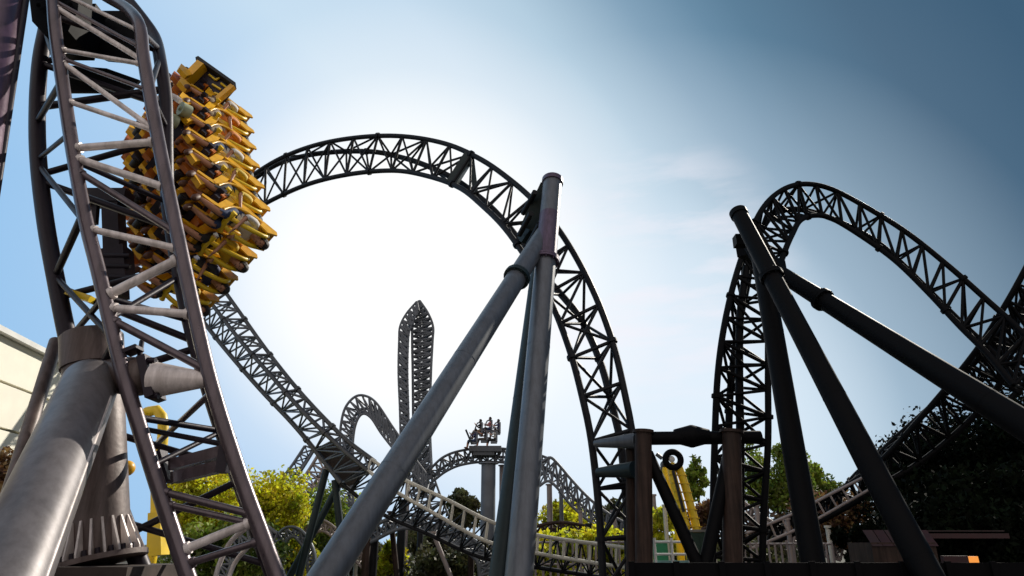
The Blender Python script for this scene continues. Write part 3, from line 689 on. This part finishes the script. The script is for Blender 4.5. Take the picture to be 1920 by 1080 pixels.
b = MB(); b.tube(P(1196, 826, 16.8), P(1116, 832, 17.7), .2, .09, seg=16); b.build('beam', M['supp'], root)
root = thing('cross_beam', 'lower dark arm from the left post to the big loop', 'beam', P(1115, 886, 17.5))
b = MB(); b.tube(P(1190, 880, 16.9), P(1122, 886, 17.8), .2, .12, seg=16); b.build('beam', M['suppdark'], root)
for (x0, y0, x1, y1, r, lab) in ((1214, 850, 1318, 1080, .14, 'dark brace slanting right from the left brown post'), (1368, 848, 1318, 1080, .15, 'dark brace slanting left from the right brown post')):
    support(lab, P(x0, y0, 16.7), P(x1, y1, 16.2), r, r, 'black', cap=False, name='brace_tube', cat='brace', seg=14)
# ================================================================== BACKGROUND TRACKS
def ftrack(label, A, B, n, Y, h=1.0, r=.09, rb=.055, m='far', **k):
    return track(label, A, B, n, h=h, r=r, rb=rb, m=m, Y=Y, seg=6, **k)
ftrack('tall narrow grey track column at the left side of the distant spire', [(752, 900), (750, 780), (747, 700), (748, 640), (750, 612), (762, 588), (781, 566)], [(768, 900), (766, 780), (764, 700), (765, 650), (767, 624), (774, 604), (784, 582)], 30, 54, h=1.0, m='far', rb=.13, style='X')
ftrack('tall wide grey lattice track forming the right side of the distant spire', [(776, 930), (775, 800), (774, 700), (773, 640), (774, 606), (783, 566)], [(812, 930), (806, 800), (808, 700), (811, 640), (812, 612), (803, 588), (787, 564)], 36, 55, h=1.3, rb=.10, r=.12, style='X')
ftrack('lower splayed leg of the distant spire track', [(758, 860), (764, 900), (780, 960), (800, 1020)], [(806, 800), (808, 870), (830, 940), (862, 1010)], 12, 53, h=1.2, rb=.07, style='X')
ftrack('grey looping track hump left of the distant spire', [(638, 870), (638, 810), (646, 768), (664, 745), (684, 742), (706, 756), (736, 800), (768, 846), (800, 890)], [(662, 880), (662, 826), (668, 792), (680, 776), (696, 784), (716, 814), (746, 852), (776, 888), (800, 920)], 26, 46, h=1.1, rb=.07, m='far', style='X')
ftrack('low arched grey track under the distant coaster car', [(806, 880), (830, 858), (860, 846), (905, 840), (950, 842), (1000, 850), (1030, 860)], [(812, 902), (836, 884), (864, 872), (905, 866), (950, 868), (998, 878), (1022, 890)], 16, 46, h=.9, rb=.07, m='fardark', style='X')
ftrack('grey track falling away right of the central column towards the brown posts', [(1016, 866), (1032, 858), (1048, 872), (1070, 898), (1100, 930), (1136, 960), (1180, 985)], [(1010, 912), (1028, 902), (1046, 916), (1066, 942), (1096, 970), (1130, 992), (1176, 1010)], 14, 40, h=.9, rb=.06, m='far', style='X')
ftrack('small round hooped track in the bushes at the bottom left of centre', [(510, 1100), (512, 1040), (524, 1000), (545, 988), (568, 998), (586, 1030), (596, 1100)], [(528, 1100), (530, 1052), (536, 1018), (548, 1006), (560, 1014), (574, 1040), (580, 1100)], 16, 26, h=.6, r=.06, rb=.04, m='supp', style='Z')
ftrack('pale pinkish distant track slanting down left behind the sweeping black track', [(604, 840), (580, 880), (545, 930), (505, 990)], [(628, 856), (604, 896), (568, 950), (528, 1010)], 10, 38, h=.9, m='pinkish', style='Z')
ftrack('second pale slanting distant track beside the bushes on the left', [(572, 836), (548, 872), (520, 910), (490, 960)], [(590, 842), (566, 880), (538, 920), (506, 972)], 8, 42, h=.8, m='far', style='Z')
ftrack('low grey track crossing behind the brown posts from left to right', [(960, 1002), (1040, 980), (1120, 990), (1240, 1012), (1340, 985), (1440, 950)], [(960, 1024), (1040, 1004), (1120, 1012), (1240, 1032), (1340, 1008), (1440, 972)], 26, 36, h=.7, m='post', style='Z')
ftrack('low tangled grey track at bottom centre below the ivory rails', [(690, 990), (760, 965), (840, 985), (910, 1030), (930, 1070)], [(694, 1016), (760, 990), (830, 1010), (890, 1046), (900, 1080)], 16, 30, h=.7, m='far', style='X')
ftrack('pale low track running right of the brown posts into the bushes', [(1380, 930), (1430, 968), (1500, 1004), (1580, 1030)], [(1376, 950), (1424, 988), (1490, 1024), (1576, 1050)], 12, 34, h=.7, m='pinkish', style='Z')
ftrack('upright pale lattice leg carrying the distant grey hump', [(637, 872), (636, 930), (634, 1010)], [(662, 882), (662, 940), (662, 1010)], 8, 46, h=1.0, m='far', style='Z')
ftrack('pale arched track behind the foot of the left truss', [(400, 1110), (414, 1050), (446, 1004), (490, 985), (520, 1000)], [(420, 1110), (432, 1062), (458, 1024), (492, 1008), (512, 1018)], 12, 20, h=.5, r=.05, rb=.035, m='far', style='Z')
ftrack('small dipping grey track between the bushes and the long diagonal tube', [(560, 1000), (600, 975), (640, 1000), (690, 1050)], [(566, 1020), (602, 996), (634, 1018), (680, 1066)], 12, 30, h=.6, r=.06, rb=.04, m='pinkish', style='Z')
# dark cluster block where the big run crosses the pale one
b = MB(); b.prism([P(592, 838, 22.9), P(628, 828, 22.9), P(690, 880, 22.9), P(668, 905, 22.9), P(640, 915, 22.9)], V((0, .2, 0)))
obj1('joint_plate', b, mat('joint_brown_steel', (.05, .038, .034), .55, .1, .4, 2, spec=.3), 'dark joint block under the low left part of the big loop', 'joint plate')
for (x0, y0, x1, y1, Y, lab) in ((612, 880, 585, 985, 23, 'dark strut slanting left below the dark joint block'), (628, 900, 640, 1010, 23, 'dark strut dropping straight below the dark joint block'), (640, 900, 560, 1050, 24, 'long dark strut slanting far left below the dark joint block')):
    support(lab, P(x0, y0, Y), P(x1, y1, Y), .12, .12, 'suppdark', cap=False, name='brace_tube', cat='brace', seg=12)
# far columns
def pole(px, top, Y, r, m, label, lean=0, group='distant support poles'):
    p0 = P(px, top, Y); e = V((p0.x+lean, Y, 0))
    root = thing('support_pole', label, 'support pole', e, group)
    MB().tube(p0, e, r, seg=12).build('shaft', M[m], root); MB().tube(p0, p0+V((0, 0, .08)), r*1.4, seg=12).build('cap', M[m], root)
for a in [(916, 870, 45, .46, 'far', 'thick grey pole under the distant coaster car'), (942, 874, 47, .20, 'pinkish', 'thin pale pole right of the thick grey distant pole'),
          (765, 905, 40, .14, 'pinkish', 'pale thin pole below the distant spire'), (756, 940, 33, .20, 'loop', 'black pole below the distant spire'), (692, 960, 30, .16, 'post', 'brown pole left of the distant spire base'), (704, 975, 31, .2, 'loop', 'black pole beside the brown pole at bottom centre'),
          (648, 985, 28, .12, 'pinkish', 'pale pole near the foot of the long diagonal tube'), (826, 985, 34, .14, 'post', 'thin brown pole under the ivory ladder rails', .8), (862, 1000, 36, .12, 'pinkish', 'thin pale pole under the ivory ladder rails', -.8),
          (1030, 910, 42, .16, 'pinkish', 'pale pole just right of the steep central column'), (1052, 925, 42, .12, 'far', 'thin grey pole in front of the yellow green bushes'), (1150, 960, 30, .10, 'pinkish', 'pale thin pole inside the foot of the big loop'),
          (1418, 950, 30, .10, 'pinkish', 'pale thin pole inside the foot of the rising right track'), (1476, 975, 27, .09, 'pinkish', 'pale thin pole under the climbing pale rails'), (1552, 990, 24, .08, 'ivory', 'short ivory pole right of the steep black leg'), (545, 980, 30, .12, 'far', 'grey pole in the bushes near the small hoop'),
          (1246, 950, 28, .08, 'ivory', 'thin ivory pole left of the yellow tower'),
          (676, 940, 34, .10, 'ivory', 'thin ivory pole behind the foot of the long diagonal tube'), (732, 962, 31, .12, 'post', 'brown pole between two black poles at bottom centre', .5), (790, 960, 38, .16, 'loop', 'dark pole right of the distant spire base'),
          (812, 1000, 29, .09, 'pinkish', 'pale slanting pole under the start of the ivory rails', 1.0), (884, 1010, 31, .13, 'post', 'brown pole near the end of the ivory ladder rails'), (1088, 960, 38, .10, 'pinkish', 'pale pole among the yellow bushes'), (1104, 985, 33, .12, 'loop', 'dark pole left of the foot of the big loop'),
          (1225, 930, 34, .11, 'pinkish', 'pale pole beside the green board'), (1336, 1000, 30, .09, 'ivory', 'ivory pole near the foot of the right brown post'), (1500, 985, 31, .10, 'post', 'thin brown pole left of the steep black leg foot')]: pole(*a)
# distant car with riders on the arch
Yc = 45.6; R0 = P(910, 850, Yc)
fc = thing('train_car', 'distant grey coaster car with raised seats on top of the low arch', 'train car', R0)
b = MB(); b.box(R0+V((0, 0, .25)), (2.1, 1.0, .35)); b.box(R0+V((-.1, 0, .0)), (1.4, .8, .3)); b.build('chassis', M['fardark'], fc)
for i, (dx_, dz_) in enumerate(((-.75, .5), (-.1, .6), (.55, .55), (-.45, 1.2), (.2, 1.35), (.75, 1.2))):
    b = MB(); c = R0+V((dx_, (i > 2)*.5, dz_+.15)); b.box(c, (.42, .4, .12)); b.box(c+V((.18, 0, .38)), (.12, .4, .7)); b.path(catmull([c+V((.14, -.15, .72)), c+V((-.12, -.18, .66)), c+V((-.26, -.18, .3))], 5), .05, 6); b.build('seat', M['far'], fc)
b = MB(); b.bar(R0+V((-.9, 0, .6)), R0+V((-1.3, 0, 1.5)), .5, .12); b.build('nose_panel', M['suppdark'], fc)
rg = random.Random(3)
for i, (dx_, dz_, dy_) in enumerate(((-.75, .62, 0), (-.1, .72, 0), (.55, .67, 0), (-.45, 1.32, .5), (.2, 1.47, .5), (.75, 1.32, .5))):
    o_ = R0+V((dx_, dy_, dz_)); mw = Matrix.Translation(o_) @ Matrix.Rotation(math.radians(80), 4, 'Z')
    person(mw, ('distant person %s in the grey car on the low arch' % ('seated low at the left', 'seated low in the middle', 'seated low at the right', 'seated high at the left', 'seated high in the middle', 'seated high at the right')[i], SHIRT[(3, 5, 2, 5, 6, 3)[i]], TROU[i % 4]), rg, 'riders in the distant grey car')
# ================================================================== YELLOW TOWERS
def rib_path(pts, r, m, name, par, seg=14): MB().path(catmull(pts, 24), r, seg).build(name, M[m], par)
YY = 24.0
yt = thing('yellow_tower', 'tall bright yellow ribbed leaning tower topped with a black ring between the brown posts', 'yellow tower', (P(1305, 1030, YY).x, YY, 0))
for dx_, m in ((-.12, 'yellow2'), (.20, 'yellow2')):
    q = [P(1262, 868, YY)+V((dx_*.7, 0, 0)), P(1270, 900, YY)+V((dx_, 0, 0)), P(1284, 950, YY)+V((dx_, 0, 0)), P(1296, 1004, YY)+V((dx_*1.05, 0, 0)), V((P(1300, 1004, YY).x+dx_, YY, .2))]
    rib_path(q, [.15]*25 if 0 else .135, m, 'rib', yt)
b = MB(); b.bar(P(1262, 882, YY-.2), P(1282, 960, YY-.2), .09, .06, V((0, -1, 0))); b.build('dark_seam', M['rubber'], yt)
for k in range(7):
    y = 890+k*16; b = MB(); c = P(1268+k*4.6, y, YY-.01); b.bar(c+V((-.26, -.02, 0)), c+V((.34, -.02, -.03)), .22, .03); b.build('band', mat('deep_yellow_paint', (.72, .48, .02), .4, 0, .2, 2), yt)
c = P(1262, 862, YY-.1); b = MB()
b.path([c+V((math.cos(a)*.26, 0, math.sin(a)*.26)) for a in [2*math.pi*i/28 for i in range(28)]], .11, 12, closed=True); b.build('ring', M['black'], yt)
b = MB(); b.ball(c+V((-.04, .02, .02)), .11, 16, 10, (1, .5, 1)); b.build('lens', M['white'], yt)
b = MB(); b.tube(c+V((-.36, .05, .05)), c+V((-.55, .05, .2)), .07, seg=10); b.tube(c+V((-.36, .0, -.1)), c+V((-.5, .05, -.5)), .04, seg=8); b.build('side_arm', M['far'], yt)
yt = thing('yellow_tower', 'smaller yellow curved arm left of the tall yellow tower', 'yellow tower', (P(1262, 1000, 25).x, 25, 0))
rib_path([P(1246, 876, 25), P(1252, 910, 25), P(1262, 950, 25), P(1272, 1000, 25), V((P(1274, 1004, 25).x, 25, .1))], .13, 'yellow2', 'arm', yt); b = MB(); b.ball(P(1246, 872, 25), .16); b.build('tip', M['rubber'], yt)
yt = thing('yellow_tower', 'yellow hooked pipe seen through the left foreground truss', 'yellow tower', (P(302, 1060, 15).x, 15, 0))
rib_path([P(278, 772, 15), P(292, 768, 15), P(303, 780, 15), P(306, 805, 15), P(302, 850, 15), P(294, 900, 15), P(290, 1000, 15), V((P(290, 1010, 15).x, 15, .1))], .115, 'yellow2', 'hook_pipe', yt)
b = MB(); b.ball(P(276, 773, 15), .12); b.build('end_ball', M['yellow2'], yt)
b = MB(); b.prism([P(277, 962, 14), P(300, 960, 14), P(302, 1040, 14), P(274, 1044, 14)], V((0, .35, 0))); b.build('lower_panel', M['yellow2'], yt)
# ================================================================== GROUND LEVEL BITS
cb = thing('cabinet', 'dark green cabinet at the foot of the yellow tower', 'cabinet', (P(1306, 1040, 21).x, 21, 0))
cx = P(1306, 1000, 21).x; zt = P(1306, 998, 21).z
MB().box((cx, 21, zt/2), (.56, .5, zt)).build('body', M['dgreen'], cb); MB().box((cx, 21, zt+.04), (.64, .58, .06)).build('lid', M['concrete'], cb)
for k in (-1, 1): MB().box((cx+k*.13, 20.74, zt/2), (.23, .03, zt*.9)).build('door', M['dgreen'], cb)
root = thing('barrier', 'green and white netted barrier between the brown posts', 'barrier', (P(1262, 1050, 19).x, 19, 0))
xa, xb = P(1228, 1030, 19).x, P(1292, 1030, 19).x
for z in (1.75, 1.45, 1.1): MB().tube(V((xa, 19, z)), V((xb, 19, z)), .03, seg=8).build('rail', M['white'], root)
MB().box(((xa+xb)/2, 19.05, .8), (xb-xa, .03, 1.0)).build('net', M['teal'], root)
for x in (xa, (xa+xb)/2, xb): MB().tube(V((x, 19, 0)), V((x, 19, 1.85)), .035, seg=8).build('upright', M['white'], root)
root = thing('barrier', 'green sign board leaning beside the left brown post', 'board', (P(1236, 1000, 20).x, 20, 0))
MB().box((P(1236, 1000, 20).x, 20, .9), (.4, .06, 1.8)).build('panel', M['green'], root)
def railing(label, x0, x1, Y0, Y1, top, m, n=14, z2=.0, nm='railing'):
    p0 = V((P(x0, 1020, Y0).x, Y0, 0)); p1 = V((P(x1, 1020, Y1).x, Y1, 0)); root = thing(nm, label, nm, p0)
    for z in (top, top*.62, top*.28): MB().tube(p0+V((0, 0, z)), p1+V((0, 0, z)), .035, seg=8).build('rail', M[m], root)
    for i in range(n+1): q = p0.lerp(p1, i/n); MB().tube(q, q+V((0, 0, top+.05)), .035, seg=8).build('upright', M[m], root)
railing('pale railing below the yellow green bushes right of the central column', 990, 1190, 24, 23, 1.75, 'pinkish')
railing('pale railing in front of the brown bushes at right', 1395, 1560, 24, 23, 1.7, 'pinkish')
def strip(x0, x1, Y, z0, z1, t=.1): return P(x0, 1020, Y).x, P(x1, 1020, Y).x
fx0, fx1 = strip(1180, 2100, 13.0, 0, 0); zt = P(1500, 1055, 13).z
root = thing('fence', 'low black boarded fence along the bottom right edge', 'fence', ((fx0+fx1)/2, 13, 0))
MB().box(((fx0+fx1)/2, 13.0, zt/2), (fx1-fx0, .06, zt)).build('boards', M['fence'], root)
for i in range(12): x = fx0+(fx1-fx0)*i/11; MB().box((x, 12.94, zt/2+.01), (.1, .06, zt+.03)).build('fence_post', M['fence'], root)
rb_ = thing('kiosk', 'low dark red kiosk with striped awning at bottom right', 'kiosk', (P(1690, 1030, 17).x, 17, 0))
kx = P(1690, 1000, 17).x; kz = P(1690, 1000, 17).z
MB().box((kx, 17.6, kz/2-.1), (1.5, 1.2, kz-.2)).build('body', M['post'], rb_)
for i in range(6):
    x = kx-.75+i*.26; b = MB(); b.prism([V((x, 16.95, kz-.28)), V((x+.24, 16.95, kz-.28)), V((x+.24, 17.3, kz+.06)), V((x, 17.3, kz+.06))], V((0, .02, .02))); b.build('awning_stripe', M['red'] if i % 2 else mat('dull_pink_paint', (.035, .012, .012), .6, 0, .2, 3), rb_)
for i, (px, py, Y, ln) in enumerate(((1775, 994, 18, 1.6), (1790, 1004, 18, 1.8))): pass
rf = thing('shelter', 'long low dark red roof edge in front of the black trees', 'shelter', (P(1790, 1030, 19).x, 19, 0))
c = P(1790, 996, 19); MB().box(c, (2.0, .9, .03)).build('roof', mat('faded_red_paint', (.022, .006, .006), .6, 0, .3, 3), rf); MB().box(c+V((0, -.42, -.12)), (2.2, .05, .12)).build('fascia', M['red'], rf)
for s in (-1, 1): MB().tube(V((c.x+s*1.05, 19.2, 0)), V((c.x+s*1.05, 19.2, c.z-.03)), .05, seg=8).build('upright', M['fence'], rf)
lt = thing('lamp', 'small glowing orange lamp box near the bottom right', 'lamp', (P(1815, 1050, 15).x, 15, 0))
c = P(1822, 1049, 15); MB().box(c, (.22, .1, .12)).build('lamp_glass', lamp, lt); MB().box(c+V((-.35, 0, 0)), (.5, .12, .14)).build('housing', M['red'], lt); MB().tube(V((c.x-.2, 15, 0)), V((c.x-.2, 15, c.z-.07)), .04, seg=8).build('stand', M['fence'], lt)
# ================================================================== WHITE BUILDING at left
H0 = P(-260, 500, 14.0); p0 = P(0, 625, 17.0); H = p0.z
def atz(px, py, z):
    d = ray(px, py); t = (z-CAMZ)/d.z; return V((d.x*t, d.y*t, z))
q1 = atz(130, 690, H)
dirw = (q1-p0); dirw.z = 0; L = dirw.length; dirw.normalize()
start = p0-dirw*8; end = p0+dirw*(L+1.5); nrm_ = V((-dirw.y, dirw.x, 0))
if nrm_.x > 0: nrm_ = -nrm_
root = thing('white_building', 'large cream clad building with horizontal panel joints at the far left edge', 'building', (start+end)/2*1.0-V((0, 0, H)))
nb = 6; hh = H/nb; R = Matrix((dirw, nrm_, V((0, 0, 1)))).transposed(); Lw = (end-start).length
for k in range(nb):
    c = (start+end)/2; c = V((c.x, c.y, hh*(k+.5)))+nrm_*.15
    MB().box(c, (Lw, .3, hh-.07), R).build('wall_panel', M['cream'], root)
c = (start+end)/2; MB().box(V((c.x, c.y, H/2-.02))+nrm_*3.2, (Lw-.02, 5.8, H-.05), R).build('core', M['concrete'], root)
MB().box(V((c.x, c.y, H+.05))+nrm_*3.0, (Lw+.2, 6.4, .14), R).build('roof_edge', M['white'], root)
# ================================================================== TREES
def tree(label, px, py, rx, ry, Y, m, n=2200, leaf=.16, seed=1, group=None, name='tree', core=.0, lobes=16, squash=.7, cat='tree', base=True):
    rg = random.Random(seed); c = P(px, py, Y); t = (c-V((0, 0, CAMZ))).length
    Rx = rx*t/F; Rz = ry*t/F
    root = thing(name, label, cat, (c.x, c.y, 0), group)
    b = MB(); k = max(3, 6)
    tr = max(.08, Rx*.07); pts = [V((c.x, c.y, 0)), V((c.x+rg.uniform(-.1, .1), c.y, max(.3, c.z*.5))), V((c.x, c.y, max(.5, c.z)))]
    b.path(catmull(pts, 6), [tr*(1-.1*i) for i in range(7)], 8)
    centers = []
    for i in range(lobes):
        a = rg.uniform(0, 2*math.pi); u = rg.uniform(-1, 1); q = rg.uniform(.45, .85); s = math.sqrt(1-u*u)
        cc = c+V((math.cos(a)*s*Rx*q, math.sin(a)*s*Rx*q*squash, u*Rz*q)); rr = Rx*rg.uniform(.24, .46)
        centers.append((cc, rr))
        b.path([pts[1].lerp(pts[2], rg.uniform(.2, 1)), c.lerp(cc, .5), cc], [tr*.4, tr*.25, tr*.1], 5)
    b.build('trunk', M['bark'], root)
    vs = []; fs = []
    for i in range(n):
        cc, rr = centers[rg.randrange(len(centers))]
        d = V((rg.gauss(0, 1), rg.gauss(0, 1), rg.gauss(0, 1))).normalized()*rr*(rg.random()**.45)*rg.choice((1, 1, 1, 1.06, 1.14))
        p = cc+V((d.x, d.y, d.z*min(1.2, Rz/Rx+.15)))
        if p.z < .05: continue
        sz = leaf*rg.uniform(.5, 1.3)
        u = V((rg.gauss(0, 1), rg.gauss(0, 1), rg.gauss(0, 1))).normalized(); v = u.cross(V((rg.gauss(0, 1), rg.gauss(0, 1), rg.gauss(0, 1)))).normalized()
        o = len(vs); vs += [p-u*sz, p-v*sz*.5+u*sz*.1, p+u*sz, p+v*sz*.5+u*sz*.1]; fs.append((o, o+1, o+2, o+3))
    me = bpy.data.meshes.new('crown'); me.from_pydata([tuple(q-V(root.location)) for q in vs], [], fs); me.materials.append(M[m])
    o = bpy.data.objects.new('crown', me); COL.objects.link(o); o.parent = root
    return root
tree('bright yellow green tree seen between the lower rails of the left truss', 385, 960, 80, 75, 24, 'lf_yel', 14000, .085, 1, lobes=34)
tree('yellow green bush right of the left truss foot', 500, 955, 76, 70, 29, 'lf_yel', 12000, .10, 2, lobes=30)
tree('darker green bush under the lower rails of the left truss', 420, 1040, 100, 55, 22, 'lf_grn', 6500, .11, 3, lobes=26)
tree('green tree behind the foot of the long diagonal tube', 590, 1000, 74, 72, 33, 'lf_grn', 10000, .11, 4, lobes=26)
tree('lighter green bush below the small hooped track', 545, 1060, 70, 40, 30, 'lf_yel', 2600, .15, 5)
tree('round olive brown tree below the low arch', 872, 955, 38, 34, 60, 'lf_olv', 2600, .26, 6)
tree('olive tree behind the ivory ladder rails', 800, 1020, 70, 34, 44, 'lf_olv', 2600, .2, 7)
tree('yellow bush at the foot of the diagonal tube', 735, 1050, 30, 40, 34, 'lf_yel', 1500, .16, 8)
tree('pale yellow green bush right of the central column', 1060, 990, 66, 52, 48, 'lf_yel', 5200, .18, 9, lobes=26)
tree('yellow bush behind the ivory railing', 1060, 1040, 85, 44, 25.5, 'lf_yel', 5600, .11, 10, lobes=20)
tree('olive bush inside the foot of the big loop', 1150, 1000, 44, 50, 44, 'lf_olv', 2400, .2, 11)
tree('thin green tree right of the yellow tower', 1308, 900, 26, 38, 50, 'lf_grn', 1300, .22, 12)
tree('brown leaved bush behind the yellow tower', 1320, 975, 30, 34, 42, 'lf_brn', 1500, .18, 13)
tree('yellow green bush behind the green board', 1240, 990, 38, 50, 32, 'lf_yel', 1800, .2, 14)
tree('green tree behind the rising right track', 1450, 900, 62, 66, 40, 'lf_grn', 8000, .14, 15, lobes=24)
tree('green tree right of the steep black leg', 1535, 925, 48, 50, 42, 'lf_grn', 6500, .14, 16, lobes=20)
tree('brown leaved bushes between the black right legs', 1600, 985, 100, 52, 34, 'lf_brn', 5200, .13, 17, lobes=26)
tree('brown bush below the pale climbing rails', 1460, 1010, 70, 40, 38, 'lf_brn', 3200, .14, 18, lobes=20)
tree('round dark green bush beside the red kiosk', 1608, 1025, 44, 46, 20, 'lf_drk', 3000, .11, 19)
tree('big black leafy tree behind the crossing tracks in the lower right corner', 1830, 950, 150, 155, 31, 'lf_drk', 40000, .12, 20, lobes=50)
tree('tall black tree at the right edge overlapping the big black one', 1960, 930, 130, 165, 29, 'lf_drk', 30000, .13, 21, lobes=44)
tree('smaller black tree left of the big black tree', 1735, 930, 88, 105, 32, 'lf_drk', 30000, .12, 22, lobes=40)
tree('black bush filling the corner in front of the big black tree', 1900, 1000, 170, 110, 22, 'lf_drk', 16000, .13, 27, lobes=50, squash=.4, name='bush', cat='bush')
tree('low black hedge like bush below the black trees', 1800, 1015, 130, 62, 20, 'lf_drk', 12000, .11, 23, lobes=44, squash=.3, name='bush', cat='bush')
tree('dull yellow tree in front of the cream building', 20, 930, 55, 70, 15, 'lf_brn', 3000, .09, 24, lobes=18)
tree('low green hedge far behind the tracks at bottom centre', 660, 1048, 80, 26, 60, 'lf_olv', 2200, .26, 25, squash=.4, name='bush', cat='bush')
tree('long low far hedge behind the brown posts', 1290, 1030, 150, 20, 62, 'lf_olv', 3000, .26, 26, squash=.3, name='bush', cat='bush', lobes=30)
tree('sunlit yellow green tree behind the distant grey hump', 650, 985, 60, 50, 58, 'lf_yel', 3600, .2, 31, lobes=22)
tree('low yellow bush left of the brown posts', 1140, 1030, 60, 42, 26, 'lf_yel', 4200, .11, 32, lobes=22)
tree('dense olive bush under the ivory rails', 850, 1050, 90, 34, 33, 'lf_olv', 4200, .14, 33, lobes=26)
tree('brown green bush around the foot of the long diagonal tube', 700, 1060, 70, 34, 36, 'lf_olv', 3000, .15, 34, lobes=20)
tree('low green bush behind the pale railing at right', 1400, 1045, 90, 30, 32, 'lf_olv', 3600, .14, 35, lobes=24)
